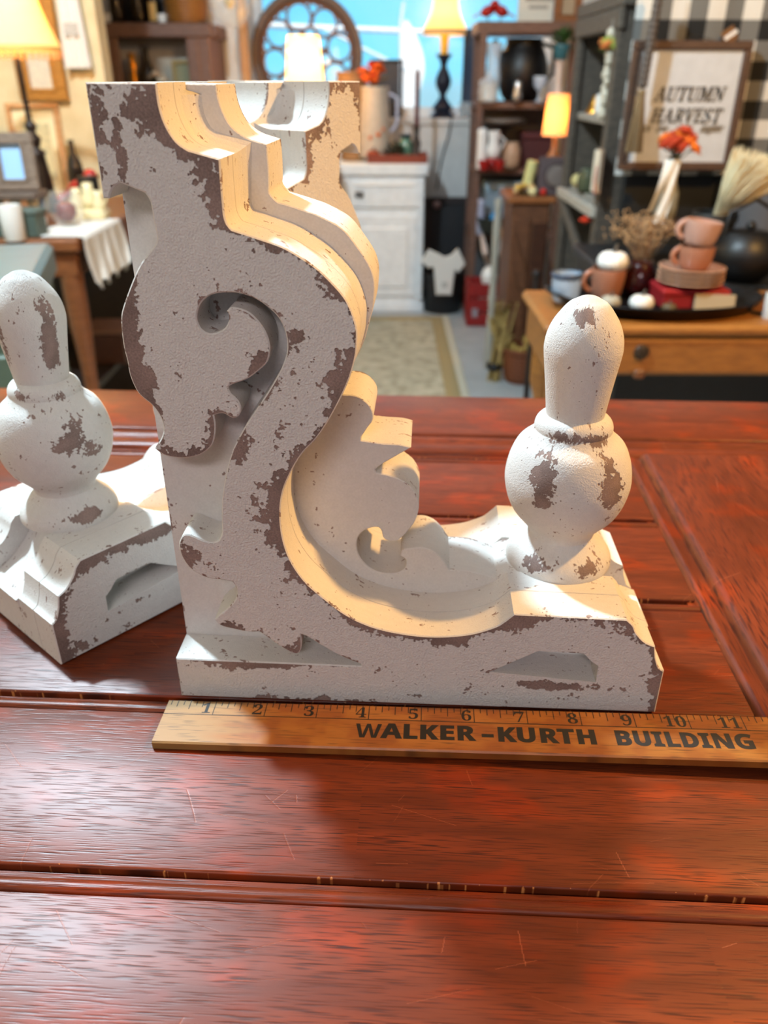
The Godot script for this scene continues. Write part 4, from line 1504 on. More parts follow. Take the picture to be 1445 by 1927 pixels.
	single("green_bolster", "olive green rolled cloth standing under the side table", "bolster", lathe(turned_smooth([0, 0, 0.05, 0.005, 0.055, 0.15, 0.05, 0.29, 0, 0.3]), 24), mat(Color(0.28, 0.28, 0.14), 0.9), Vector3(-1.2361, 0, -3.574))

	# green cabinet at the very left
	var gc := thing("green_cabinet", "dull green painted cabinet at the left end of the red table", "cabinet", Vector3(-0.98, 0, -1.74), 0.27)
	part(gc, "body", box(0.44, 0.70, 0.42, 0.006), M.green_paint)
	part(gc, "top", box(0.47, 0.075, 0.45, 0.012), mottled(Color(0.36, 0.44, 0.45), Color(0.40, 0.49, 0.50), 0.4, 2.0, M.cloud), Vector3(0, 0.70, 0))
	part(gc, "door", box(0.36, 0.56, 0.02, 0.004), M.green_paint, Vector3(0, 0.07, 0.215))
	part(gc, "knob", bead(0.016), M.bronze, Vector3(0.14, 0.38, 0.24))
	part(gc, "side_panel", box(0.02, 0.52, 0.32, 0.004), M.green_paint, Vector3(0.215, 0.09, 0))
	var gb := thing("green_crate", "dark green wooden crate on the side table behind the green cabinet", "crate", Vector3(-1.10, top, -2.31))
	part(gb, "body", box(0.30, 0.06, 0.07, 0.004), mottled(Color(0.25, 0.30, 0.27), Color(0.30, 0.36, 0.32), 0.6, 3.0, M.cloud))
	part(gb, "lid", box(0.31, 0.012, 0.075, 0.003), mottled(Color(0.30, 0.34, 0.31), Color(0.35, 0.40, 0.36), 0.6, 3.0, M.cloud), Vector3(0, 0.06, 0))

	build_hutch()


func bead(r: float) -> SphereMesh:
	var key := "s%.4f" % r
	if not cache.has(key):
		var s := SphereMesh.new()
		s.radius = r
		s.height = 2 * r
		s.radial_segments = 12
		s.rings = 6
		cache[key] = s
	return cache[key]


# A small carved bird: body with tail, head, beak.
func bird(where: Vector3, s: float, m: Material, label: String, turn := 0.0, group := "") -> Node3D:
	var o := thing("red_bird", label, "bird figurine", where, turn, group)
	var body := SphereMesh.new()
	body.radius = 0.022 * s
	body.height = 0.036 * s
	part(o, "body", join([[body, at(0, 0.034 * s, 0, Vector3(0, 0, 0.35), Vector3(1.25, 1, 0.9))], [bead(0.0135 * s), at(0.022 * s, 0.056 * s, 0)]]), m)
	part(o, "tail", box(0.035 * s, 0.005 * s, 0.016 * s, 0.001), m, Vector3(-0.036 * s, 0.020 * s, 0), Vector3(0, 0, 0.5))
	part(o, "beak", lathe(turned([0.004 * s, 0, 0, 0.011 * s]), 10), M.oak, Vector3(0.034 * s, 0.056 * s, 0), Vector3(0, 0, -PI / 2))
	for z in [-1.0, 1.0]:
		part(o, "foot", tube([Vector3(0.002, 0, z * 0.006 * s), Vector3(0, 0.02 * s, z * 0.006 * s)], 0.0016 * s), M.black_metal)
	return o


func build_hutch() -> void:
	var z := -4.62
	var x0 := -1.4018
	var x1 := -0.8422
	var cx := (x0 + x1) / 2.0
	var w := x1 - x0
	var yt := 1.3596
	var yb := 1.08
	var o := thing("open_hutch", "brown open hutch against the back wall behind the tall bracket", "hutch", Vector3(cx, 0, z))
	part(o, "top_board", box(w + 0.03, 0.06, 0.24, 0.006), M.shelf_wood, Vector3(0, yt - 0.06, -0.09))
	part(o, "front_rail", box(w + 0.03, 0.06, 0.045, 0.006), M.shelf_wood, Vector3(0, yt - 0.06, 0.19))
	for s in [-1.0, 1.0]:
		part(o, "side_panel", box(0.055, yt - 0.06, 0.40, 0.004), M.shelf_wood, Vector3(s * (w / 2 - 0.03), 0, 0))
		part(o, "front_stile", box(0.06, yt - yb - 0.06, 0.03, 0.004), M.shelf_wood, Vector3(s * (w / 2 - 0.085), yb, 0.19))
	part(o, "back_panel", box(w - 0.1, yt - 0.06, 0.02, 0.0), mottled(Color(0.66, 0.61, 0.54), Color(0.72, 0.67, 0.60), 0.8, 3.0, M.cloud), Vector3(0, 0, -0.02))
	part(o, "shelf", box(w - 0.11, 0.03, 0.20, 0.003), M.shelf_wood, Vector3(0, yb - 0.03, 0.10))
	part(o, "base", box(w - 0.11, 0.5, 0.20, 0.003), M.shelf_wood, Vector3(0, 0.02, 0.1))
	part(o, "gable_board", box(w * 0.8, 0.3, 0.025, 0.004), M.dark_wood, Vector3(-0.03, yt, -0.19))
	# things on the hutch's shelf
	var sy := yb
	var cs := thing("brass_candlestick", "gold candlestick on the hutch shelf", "candlestick", Vector3(-1.2489, sy, -4.5))
	part(cs, "stem", lathe(turned_smooth([0, 0, 0.028, 0, 0.03, 0.01, 0.010, 0.03, 0.022, 0.055, 0.009, 0.08, 0.020, 0.105, 0.010, 0.125, 0.022, 0.14, 0.0, 0.14]), 24), M.brass)
	part(cs, "candle_cup", lathe(turned([0.012, 0.14, 0.02, 0.155, 0.016, 0.155, 0, 0.142]), 20), M.brass)
	single("dark_carafe", "dark smoky carafe behind the gold candlestick", "carafe", lathe(turned_smooth([0, 0, 0.04, 0, 0.045, 0.05, 0.02, 0.11, 0.014, 0.16, 0.024, 0.19, 0, 0.19]), 24), mat(Color(0.22, 0.19, 0.15), 0.25), Vector3(-1.1981, sy, -4.57))
	picture_frame("small_gilt_frame", "tiny gilt frame standing at the right of the hutch shelf", Vector3(-1.0037, sy, -4.5), 0.105, 0.125, 0.016, mottled(Color(0.50, 0.40, 0.20), Color(0.66, 0.55, 0.30), 0.5, 8.0, M.grain), mottled(Color(0.40, 0.44, 0.34), Color(0.62, 0.56, 0.42), 0.7, 12.0, M.cloud), -0.08)
	flower_bunch("white_posy", "small posy of white flowers on the hutch shelf", Vector3(-1.1168, sy, -4.46), 0.045, 9, Color(0.82, 0.78, 0.70), Color(0.70, 0.62, 0.52), 0.02, 301)
	# things on the hutch's top
	var bt := single("brown_bottle", "dark brown bottle at the left on the hutch top", "bottle", lathe(turned([0, 0, 0.035, 0, 0.035, 0.12, 0.013, 0.15, 0.013, 0.2, 0, 0.2]), 20), mat(Color(0.10, 0.07, 0.05), 0.25), Vector3(-1.3482, yt, -4.70))
	dup(bt, "dark brown bottle in the middle of the hutch top", Vector3(-1.2408, yt, -4.70))
	var lb := thing("labelled_bottle", "black bottle with cream label on the hutch top", "bottle", Vector3(-1.1603, yt, -4.70))
	part(lb, "body", lathe(turned([0, 0, 0.032, 0, 0.032, 0.13, 0.012, 0.16, 0.012, 0.2, 0, 0.2]), 20), mat(Color(0.05, 0.05, 0.05), 0.25))
	part(lb, "paper_label", box(0.035, 0.08, 0.004, 0.0), mat(Color(0.82, 0.70, 0.45), 0.8), Vector3(0, 0.02, 0.031))
	var cup := single("small_white_cup", "small white cup at the left front of the hutch top", "cup", lathe(turned([0, 0, 0.018, 0, 0.026, 0.05, 0.022, 0.05, 0.015, 0.006, 0, 0.006]), 20), M.white_china, Vector3(-1.4, yt, -4.68))
	dup(cup, "small white cup beside the brown basket on the hutch top", Vector3(-1.1179, yt, -4.68))
	basket("honey_basket", "honey brown woven basket on the right of the hutch top", Vector3(-0.9998, yt, -4.71), 0.11, 0.13, 0.09, M.oak)
	# clear globe lamp hanging by the wall
	var gl := thing("glass_globe_pendant", "clear glass globe pendant hanging right of the hutch", "lamp", Vector3(-0.7128, 1.3339, -4.3))
	part(gl, "globe", lathe(turned_smooth([0.0, 0.0, 0.05, 0.012, 0.088, 0.06, 0.09, 0.11, 0.06, 0.165, 0.03, 0.18]), 32), M.glass)
	part(gl, "cap", lathe(turned([0.034, 0.175, 0.034, 0.2, 0.012, 0.22, 0, 0.22]), 20), M.brass)
	part(gl, "bulb", lathe(turned_smooth([0, 0.07, 0.02, 0.085, 0.026, 0.11, 0.012, 0.15, 0, 0.175]), 16), mat(Color(0.85, 0.72, 0.45), 0.2))
	part(gl, "hanging_rod", tube([Vector3(0, 0.21, 0), Vector3(0, 2.72 - 1.3339, 0)], 0.005), M.brass)


# A basket: woven rings of a tapering round body, rim, handle.
func basket(called: String, label: String, where: Vector3, r: float, h: float, r0: float, m: Material) -> Node3D:
	var o := thing(called, label, "basket", where)
	var pts := [0.0, 0.004, r0, 0.0]
	var n := 9
	for k in n:
		var t := float(k) / n
		var rr := lerpf(r0, r, sqrt(t))
		pts.append_array([rr + 0.004, t * h + h * 0.25 / n, rr + 0.004, t * h + h * 0.6 / n, rr - 0.002, (t + 0.9 / n) * h])
	pts.append_array([r - 0.008, h, r0 - 0.008, 0.01, 0, 0.01])
	part(o, "woven_body", lathe(turned(pts), 28), m)
	part(o, "rim", lathe(turned([r - 0.008, h - 0.006, r + 0.007, h - 0.006, r + 0.007, h + 0.008, r - 0.008, h + 0.008, r - 0.008, h - 0.006]), 28), m)
	return o


# A bunch of flowers: blossoms of petals on stems above a point.
func flower_bunch(called: String, label: String, where: Vector3, r: float, count: int, ca: Color, cb: Color, size: float, sd: int, leaf := Color(0.22, 0.30, 0.12)) -> Node3D:
	var rng := RandomNumberGenerator.new()
	rng.seed = sd
	var o := thing(called, label, "flowers", where)
	var ma := mat(ca, 0.85)
	var mb := mat(cb, 0.85)
	var blossoms := [petals(size, 7, 1), petals(size * 0.8, 6, 2)]
	var stems := []
	for k in count:
		var a := rng.randf() * TAU
		var d := sqrt(rng.randf()) * r
		var p := Vector3(cos(a) * d, r * (0.9 + 0.7 * (1.0 - d / r)) + rng.randf_range(-0.2, 0.2) * r, sin(a) * d)
		part(o, "blossom", blossoms[k % 2], ma if rng.randf() < 0.6 else mb, p, Vector3(sin(a) * d / r * 0.9, rng.randf() * TAU, -cos(a) * d / r * 0.9))
		stems.append([tube([Vector3(0, 0, 0), Vector3(p.x * 0.4, p.y * 0.5, p.z * 0.4), p], size * 0.07, size * 0.05, 5), Transform3D.IDENTITY])
	part(o, "stems", join(stems), mat(leaf, 0.8))
	var lf := mat(leaf, 0.8)
	for k in 4:
		var a := TAU * k / 4.0 + rng.randf()
		part(o, "leaf", leaf_mesh(r * 0.9), lf, Vector3(cos(a) * r * 0.4, r * 0.6, sin(a) * r * 0.4), Vector3(0, -a, 0.2))
	return o


func petals(size: float, n: int, layers: int) -> ArrayMesh:
	var list := []
	for l in layers + 1:
		for k in n:
			var s := SphereMesh.new()
			s.radius = size * 0.5
			s.height = size
			s.radial_segments = 8
			s.rings = 4
			list.append([s, at(0, 0, 0, Vector3(0, TAU * (k + 0.5 * l) / n, 0.35 + 0.5 * l)) * at(size * (0.55 - 0.12 * l), 0.02 * size, 0, Vector3.ZERO, Vector3(0.95, 0.22, 0.6))])
	list.append([bead(size * 0.28), at(0, size * 0.15, 0)])
	return join(list)


func leaf_mesh(l: float) -> ArrayMesh:
	return sheet(6, 4, func(s: float, t: float) -> Vector3:
		var w := sin(s * PI) * l * 0.22
		return Vector3(s * l, 0.25 * l * sin(s * 2.2) - 0.3 * absf(t - 0.5) * w, (t - 0.5) * 2.0 * w))


# ---------------------------------------------------------------- middle: white cabinet, rug, chalkboard, tall shelf

func build_middle() -> void:
	# rug
	var rug := thing("area_rug", "faded beige patterned rug with tan border on the grey floor", "rug", Vector3(-0.23, 0.0, -3.3))
	part(rug, "field", box(0.96, 0.008, 1.72, 0.003), mottled(Color(0.55, 0.53, 0.44), Color(0.76, 0.74, 0.66), 0.95, 1.6, M.cloud), Vector3(0, 0.001, 0))
	for s in [-1.0, 1.0]:
		part(rug, "border", box(0.06, 0.009, 1.86, 0.003), mottled(Color(0.56, 0.49, 0.33), Color(0.66, 0.59, 0.43), 0.95, 3.0, M.speck), Vector3(s * 0.51, 0.001, 0))
		part(rug, "border", box(0.96, 0.009, 0.07, 0.003), mottled(Color(0.56, 0.49, 0.33), Color(0.66, 0.59, 0.43), 0.95, 3.0, M.speck), Vector3(0, 0.001, s * 0.895))
		part(rug, "edging", box(0.035, 0.008, 1.9, 0.003), mottled(Color(0.70, 0.68, 0.60), Color(0.78, 0.76, 0.68), 0.95, 3.0, M.speck), Vector3(s * 0.558, 0.001, 0))

	# white painted cabinet
	var z := -4.357
	var cab := thing("white_cabinet", "white painted cabinet with one drawer and one door under the window", "cabinet", Vector3(-0.01, 0, z - 0.2))
	var w := 0.43
	part(cab, "body", box(w, 0.66, 0.38, 0.004), M.white_paint, Vector3(0, 0.03, 0))
	part(cab, "top", box(w + 0.035, 0.055, 0.42, 0.006), M.white_paint, Vector3(0, 0.695, 0))
	part(cab, "plinth", box(w + 0.02, 0.05, 0.40, 0.006), M.white_paint, Vector3(0, 0.0, 0))
	var dr := part(cab, "drawer", box(0.36, 0.13, 0.02, 0.006), M.white_paint, Vector3(0.01, 0.54, 0.195))
	part(dr, "drawer_moulding", box(0.30, 0.012, 0.012, 0.004), M.white_paint, Vector3(0, 0.105, 0.012))
	part(dr, "drawer_pull", box(0.045, 0.03, 0.014, 0.004), mat(Color(0.42, 0.42, 0.42), 0.4, 0.6), Vector3(-0.13, 0.05, 0.014))
	var door := part(cab, "door", box(0.34, 0.42, 0.02, 0.006), M.white_paint, Vector3(0.01, 0.085, 0.195))
	part(door, "raised_panel", box(0.25, 0.31, 0.016, 0.008), M.white_paint, Vector3(0.0, 0.05, 0.012))
	part(door, "door_knob", bead(0.012), M.bronze, Vector3(-0.14, 0.22, 0.02))
	for s in [-1.0, 1.0]:
		part(cab, "corner_post", box(0.035, 0.62, 0.03, 0.006), M.white_paint, Vector3(s * (w / 2 - 0.018), 0.06, 0.19))
	var cy := 0.75

	# on the cabinet
	var tray := thing("red_wood_tray", "red brown wooden tray on the white cabinet", "tray", Vector3(0.0658, cy, -4.47))
	part(tray, "bottom", box(0.30, 0.012, 0.2, 0.003), mottled(Color(0.45, 0.17, 0.09), Color(0.55, 0.24, 0.13), 0.5, 4.0, M.grain))
	for s in [-1.0, 1.0]:
		part(tray, "long_side", box(0.30, 0.04, 0.014, 0.003), mottled(Color(0.45, 0.17, 0.09), Color(0.55, 0.24, 0.13), 0.5, 4.0, M.grain), Vector3(0, 0, s * 0.095))
		part(tray, "short_side", box(0.014, 0.045, 0.19, 0.003), mottled(Color(0.45, 0.17, 0.09), Color(0.55, 0.24, 0.13), 0.5, 4.0, M.grain), Vector3(s * 0.145, 0, 0))
	var ty := cy + 0.013
	var jug := thing("enamel_jug", "grey white enamel jug with orange printed flowers on the cabinet", "jug", Vector3(-0.0523, ty, -4.52))
	part(jug, "body", lathe(turned_smooth([0, 0, 0.075, 0, 0.082, 0.06, 0.078, 0.2, 0.07, 0.3, 0.075, 0.33, 0.066, 0.33, 0.07, 0.02, 0, 0.02]), 32), mottled(Color(0.66, 0.62, 0.56), Color(0.76, 0.72, 0.66), 0.5, 5.0, M.cloud))
	part(jug, "jug_handle", tube([Vector3(0.07, 0.30, 0), Vector3(0.115, 0.28, 0), Vector3(0.115, 0.16, 0), Vector3(0.078, 0.12, 0)], 0.008), mat(Color(0.72, 0.74, 0.82), 0.4))
	for q in [[0.02, 0.115, 0.03], [-0.02, 0.10, 0.026], [0.045, 0.14, 0.02]]:
		part(jug, "painted_flower", petals(q[2] * 0.5, 6, 1), mat(Color(0.80, 0.40, 0.10), 0.7), Vector3(q[0], q[1], 0.076), Vector3(PI / 2, 0, 0))
	flower_bunch("orange_leaves", "bright orange and red autumn leaves in the enamel jug", jug.position + Vector3(0, 0.30, 0), 0.075, 14, Color(0.85, 0.36, 0.06), Color(0.72, 0.13, 0.04), 0.034, 401, Color(0.50, 0.38, 0.10))
	greenery("dark_greenery", "dark green bushy artificial plant on the red tray", Vector3(0.0519, ty, -4.43), 0.065, 402, 60, Color(0.17, 0.18, 0.11))
	var pk := pumpkin("rust_pumpkin", "small rust orange pumpkin at the left end of the red tray", Vector3(-0.0588, ty, -4.42), 0.034, mat(Color(0.55, 0.22, 0.10), 0.7))
	var mj := thing("green_jar", "pale green glass jar on the tray below the dark candle", "jar", Vector3(0.1074, ty, -4.50))
	part(mj, "body", lathe(turned_smooth([0, 0, 0.034, 0.0, 0.037, 0.02, 0.037, 0.07, 0.026, 0.088, 0.026, 0.1, 0, 0.1]), 24), mat(Color(0.32, 0.48, 0.42), 0.15))
	part(mj, "lid", lathe(turned([0.028, 0.098, 0.028, 0.115, 0, 0.115]), 24), mat(Color(0.16, 0.18, 0.2), 0.4, 0.7))
	var ch := thing("candle_holder", "dark iron candle holder on the tray", "candle holder", Vector3(0.1619, ty, -4.46))
	part(ch, "stand", lathe(turned_smooth([0, 0, 0.036, 0, 0.036, 0.01, 0.014, 0.03, 0.024, 0.07, 0.012, 0.11, 0.016, 0.14, 0.02, 0.155, 0, 0.155]), 24), mat(Color(0.15, 0.13, 0.12), 0.5))
	var tp := thing("taper_candle", "plum coloured taper candle in the dark holder", "candle", ch.position + Vector3(0, 0.156, 0))
	part(tp, "wax", lathe(turned([0.012, 0, 0.012, 0.235, 0.004, 0.25, 0, 0.25]), 16), mat(Color(0.30, 0.12, 0.15), 0.5))
	part(tp, "wick", tube([Vector3(0, 0.248, 0), Vector3(0.001, 0.262, 0)], 0.0012), M.black_metal)

	# stand behind the brackets with the lit drum lamp
	var st := thing("lamp_table", "small brown table behind the brackets under the lit drum shade", "table", Vector3(-0.3881 - 0.01, 0, -4.32))
	part(st, "table_top", box(0.34, 0.03, 0.34, 0.005), M.brown_wood, Vector3(0, 0.72, 0))
	for sx in [-1.0, 1.0]:
		for sz in [-1.0, 1.0]:
			part(st, "leg", box(0.035, 0.72, 0.035, 0.003), M.brown_wood, Vector3(sx * 0.16, 0, sz * 0.14))
	var u := 0.0025
	var dl := thing("drum_lamp", "table lamp with glowing white drum shade above the tall bracket", "lamp", Vector3(-0.3768, 0.75, -4.25))
	part(dl, "base", lathe(turned_smooth([0, 0, 0.06, 0, 0.06, 0.012, 0.02, 0.03, 0.045, 0.1, 0.05, 0.17, 0.012, 0.24, 0.008, 0.30, 0, 0.30]), 24), M.white_china)
	var sy := 0.35050000000000003
	part(dl, "lamp_shade", lathe([[Vector2(36 * u, sy), Vector2(29 * u, sy + 80 * u)]], 40), shade_cloth(Color(1.0, 0.84, 0.55), 2.6))
	part(dl, "bulb", lathe(turned_smooth([0, 0.0, 0.02, 0.02, 0.028, 0.055, 0.016, 0.085, 0, 0.09]), 16), glow(Color(1.0, 0.85, 0.55), 9.0), Vector3(0, sy + 0.04, 0))
	lamp_light("drum_lamp_light", dl.position + Vector3(0, sy + 0.1, 0), Color(1.0, 0.76, 0.46), 0.12, 0.02)
	basket("tan_basket", "pale tan woven basket at the left end of the white cabinet", Vector3(-0.165, 0.75, -4.55), 0.075, 0.40, 0.06, mottled(Color(0.48, 0.35, 0.22), Color(0.62, 0.47, 0.31), 0.8, 14.0, M.speck))

	# dark framed chalkboard leaning on the wall, with a white baby shirt
	var cb := thing("framed_chalkboard", "tall dark chalkboard in a brown frame leaning below the window", "chalkboard", Vector3(0.3481, 0.0, -4.70))
	cb.rotation.x = -0.05
	frame_bars(cb, 0.25, 0.5478, 0.035, 0.03, mat(Color(0.13, 0.08, 0.07), 0.6))
	part(cb, "slate", box(0.2, 0.5077999999999999, 0.01, 0.0), mat(Color(0.055, 0.06, 0.075), 0.6), Vector3(0, 0.02, 0))
	single("pink_ornament", "round pinkish ornament hanging on the chalkboard's corner", "ornament", bead(0.022), mat(Color(0.55, 0.45, 0.45), 0.4), Vector3(0.2917, 0.5089, -4.698))
	var bk := thing("black_bucket", "black tub on the floor in front of the chalkboard", "tub", Vector3(0.3215, 0, -4.4053))
	part(bk, "body", lathe(turned([0, 0, 0.10, 0, 0.115, 0.20, 0.12, 0.21, 0.11, 0.21, 0.09, 0.02, 0, 0.02]), 32), mat(Color(0.07, 0.075, 0.085), 0.5))
	part(bk, "bail", tube([Vector3(-0.115, 0.2, 0), Vector3(-0.08, 0.25, 0.03), Vector3(0, 0.262, 0.045), Vector3(0.08, 0.25, 0.03), Vector3(0.115, 0.2, 0)], 0.004), M.black_metal)
	baby_shirt(Vector3(0.3136, 0.1165, -4.26))

	build_tall_shelf()


func baby_shirt(where: Vector3) -> void:
	var u := 0.0028
	var o := thing("baby_shirt", "white short sleeved baby shirt hung on the front of the black tub", "shirt", where)
	var pts := PackedVector2Array()
	for q in [[-14, 0], [16, 0], [20, 46], [28, 42], [39, 58], [24, 86], [12, 74], [0, 70], [-12, 76], [-30, 84], [-44, 62], [-30, 50], [-20, 52]]:
		pts.append(Vector2(q[0], q[1]) * u)
	part(o, "cloth", plate(pts, 0.02, 0.006), M.linen)
	part(o, "hanger", tube([Vector3(0, 74 * u, 0), Vector3(0, 88 * u, 0), Vector3(0.01, 92 * u, 0)], 0.002), M.black_metal)
	part(o, "pocket", box(0.03, 0.03, 0.006, 0.002), mat(Color(0.70, 0.69, 0.66), 0.9), Vector3(0.005, 0.04, 0.01))


func greenery(called: String, label: String, where: Vector3, r: float, sd: int, count: int, c: Color) -> Node3D:
	var rng := RandomNumberGenerator.new()
	rng.seed = sd
	var o := thing(called, label, "plant", where)
	var leaves := []
	var lm := leaf_mesh(r * 0.55)
	var stems := []
	for k in count:
		var a := rng.randf() * TAU
		var e := rng.randf_range(0.0, 1.3)
		var d := r * rng.randf_range(0.35, 0.8)
		var p := Vector3(cos(a) * cos(e), sin(e) + 0.25, sin(a) * cos(e)) * d
		leaves.append([lm, at(p.x, p.y, p.z, Vector3(0, -a, e * 0.7 + rng.randf_range(-0.5, 0.5)))])
		if k % 4 == 0:
			stems.append([tube([Vector3(0, 0, 0), p * 0.6 + Vector3(0, 0.2 * r, 0), p], r * 0.03, r * 0.015, 5), Transform3D.IDENTITY])
	var m := part(o, "foliage", join(leaves), mat(c, 0.8))
	m.set_meta("kind", "stuff")
	part(o, "stems", join(stems), mat(c.darkened(0.2), 0.8))
	return o


func pumpkin(called: String, label: String, where: Vector3, r: float, m: Material, group := "") -> Node3D:
	var o := thing(called, label, "pumpkin", where, 0.0, group)
	part(o, "flesh", lathe(turned_smooth([0, 0.12, 0.35, 0.0, 0.85, 0.3, 1.0, 0.7, 0.8, 1.15, 0.35, 1.3, 0, 1.15], r), 64, 10, 0.13), m)
	part(o, "stem", tube([Vector3(0, 1.15 * r, 0), Vector3(0.05 * r, 1.5 * r, 0), Vector3(0.2 * r, 1.75 * r, 0)], 0.13 * r, 0.09 * r, 8), M.grey_wood)
	return o


func build_tall_shelf() -> void:
	var z := -4.3
	var x0 := 0.445
	var x1 := 0.90
	var cx := (x0 + x1) / 2.0
	var w := x1 - x0
	var o := thing("tall_shelf", "tall open brown shelf unit crowded with dishes right of the window", "shelf", Vector3(cx, 0, z - 0.14))
	var tops := [1.361, 1.0294, 0.7367, 0.427, 0.09]
	for s in [-1.0, 1.0]:
		for zz in [-1.0, 1.0]:
			part(o, "post", box(0.032, tops[0], 0.032, 0.003), M.shelf_wood, Vector3(s * (w / 2 - 0.016), 0, zz * 0.14))
	for k in tops.size():
		part(o, "shelf_board", box(w + (0.03 if k == 0 else 0.0), 0.05 if k == 0 else 0.03, 0.31, 0.004), M.shelf_wood, Vector3(0, tops[k] - (0.05 if k == 0 else 0.03), 0))
	part(o, "back_panel", box(w, tops[1] - tops[4] , 0.012, 0.0), mottled(Color(0.30, 0.30, 0.31), Color(0.36, 0.36, 0.36), 0.8, 3.0, M.cloud), Vector3(0, tops[4], -0.16))
	var y0: float = tops[0]
	var y1: float = tops[1]
	var y2: float = tops[2]
	var y3: float = tops[3]
	var y4: float = tops[4]
	# on top: two red birds, a lettered board, a wooden frame
	bird(Vector3(0.4774, y0, -4.34), 1.25, M.red_paint, "red bird at the left end of the shelf top", 0.0)
	bird(Vector3(0.5393, y0, -4.34), 1.25, M.red_paint, "red bird closer to the white board on the shelf top", PI)
	var sg := thing("lettered_board", "white board with grey lettering on top of the tall shelf", "sign", Vector3(0.7193, y0, -4.40))
	part(sg, "board", box(0.19, 0.16, 0.014, 0.003), mat(Color(0.80, 0.79, 0.74), 0.7))
	part(sg, "printed_line", box(0.13, 0.022, 0.003, 0.0), mottled(Color(0.36, 0.35, 0.33), Color(0.72, 0.70, 0.66), 0.8, 60.0, M.speck), Vector3(0, 0.085, 0.007))
	part(sg, "printed_line", box(0.09, 0.014, 0.003, 0.0), mottled(Color(0.40, 0.39, 0.37), Color(0.74, 0.72, 0.68), 0.8, 60.0, M.speck), Vector3(0, 0.055, 0.007))
	picture_frame("plain_wood_frame", "plain light brown frame standing beside the lettered board", Vector3(0.8508, y0, -4.36), 0.13, 0.2, 0.03, M.brown_wood, mat(Color(0.62, 0.55, 0.45), 0.8))
	# first shelf: black pitcher, glass vase, cut glass jar, salt shaker, bowl, teal pot with plant on a white pedestal
	var bp := thing("black_pitcher", "large black enamel pitcher on the shelf below the red birds", "pitcher", Vector3(0.6785, y1, -4.48))
	part(bp, "body", lathe(turned_smooth([0, 0, 0.075, 0, 0.11, 0.06, 0.125, 0.13, 0.11, 0.2, 0.085, 0.25, 0.09, 0.27, 0.08, 0.27, 0.07, 0.24, 0, 0.24]), 32), M.black_metal)
	part(bp, "spout", tube([Vector3(-0.09, 0.17, 0), Vector3(-0.13, 0.22, 0), Vector3(-0.145, 0.265, 0)], 0.026, 0.014), M.black_metal)
	part(bp, "pitcher_handle", tube([Vector3(0.085, 0.25, 0), Vector3(0.15, 0.23, 0), Vector3(0.15, 0.12, 0), Vector3(0.115, 0.08, 0)], 0.009), M.black_metal)
	var gv := thing("glass_vase", "curvy clear glass vase beside the black pitcher", "vase", Vector3(0.5208, y1 + 0.0, -4.36))
	part(gv, "body", lathe(turned_smooth([0, 0, 0.035, 0, 0.025, 0.03, 0.04, 0.10, 0.03, 0.17, 0.045, 0.25, 0.041, 0.25, 0.027, 0.17, 0.036, 0.1, 0.02, 0.035, 0, 0.035]), 28), pane(Color(0.85, 0.93, 1.0), 0.3))
	var cj := thing("cut_glass_jar", "squat cut glass jar at the left front of the first shelf", "jar", Vector3(0.4879, y1, -4.25))
	part(cj, "body", lathe(turned([0, 0, 0.04, 0, 0.044, 0.02, 0.040, 0.03, 0.046, 0.05, 0.041, 0.06, 0.045, 0.085, 0.0, 0.085]), 20, 10, 0.08), pane(Color(0.9, 0.9, 0.88), 0.45))
	part(cj, "lid", lathe(turned_smooth([0.046, 0.085, 0.03, 0.1, 0.01, 0.108, 0.012, 0.12, 0, 0.126]), 20), pane(Color(0.9, 0.92, 0.95), 0.4))
	single("silver_shaker", "small silver shaker on the first shelf in front of the pitcher", "shaker", lathe(turned_smooth([0, 0, 0.02, 0, 0.024, 0.02, 0.016, 0.06, 0.018, 0.08, 0.008, 0.095, 0, 0.097]), 20), mat(Color(0.7, 0.7, 0.7), 0.25, 1.0), Vector3(0.6287, y1, -4.25))
	single("glass_goblet", "pale glass goblet right of the silver shaker", "goblet", lathe(turned_smooth([0, 0, 0.026, 0, 0.006, 0.012, 0.006, 0.045, 0.03, 0.07, 0.034, 0.11, 0.03, 0.11, 0.02, 0.065, 0, 0.055]), 24), pane(Color(0.82, 0.88, 0.95), 0.4), Vector3(0.7318, y1, -4.25))
	var ped := single("white_pedestal", "white turned wooden pedestal behind the amber lamp", "pedestal", lathe(turned_smooth([0, 0, 0.04, 0, 0.04, 0.012, 0.02, 0.05, 0.017, 0.15, 0.022, 0.17, 0.034, 0.178, 0, 0.178]), 24), mat(Color(0.80, 0.74, 0.70), 0.6), Vector3(0.8159, y1, -4.24))
	var tpot := single("teal_pot", "small teal pot standing on the white pedestal", "pot", lathe(turned([0, 0, 0.03, 0, 0.036, 0.045, 0.04, 0.05, 0.04, 0.06, 0.034, 0.06, 0.028, 0.03, 0, 0.03]), 24), mat(Color(0.20, 0.40, 0.45), 0.3), ped.position + Vector3(0, 0.179, 0))
	var pl := greenery("green_plant", "bright green leafy plant in the teal pot", tpot.position + Vector3(0, 0.035, 0), 0.075, 403, 46, Color(0.15, 0.30, 0.09))
	# second shelf: platters, white pitcher with red band, jars, red bowls, pink box
	var pt := single("white_platter", "stack of pale platters at the top of the second shelf", "platters", lathe(turned([0, 0, 0.06, 0, 0.11, 0.014, 0.112, 0.018, 0.06, 0.008, 0.1, 0.026, 0.098, 0.03, 0.05, 0.014, 0, 0.014]), 32), mat(Color(0.70, 0.66, 0.62), 0.3), Vector3(0.5899, y2 + 0.19, -4.38))
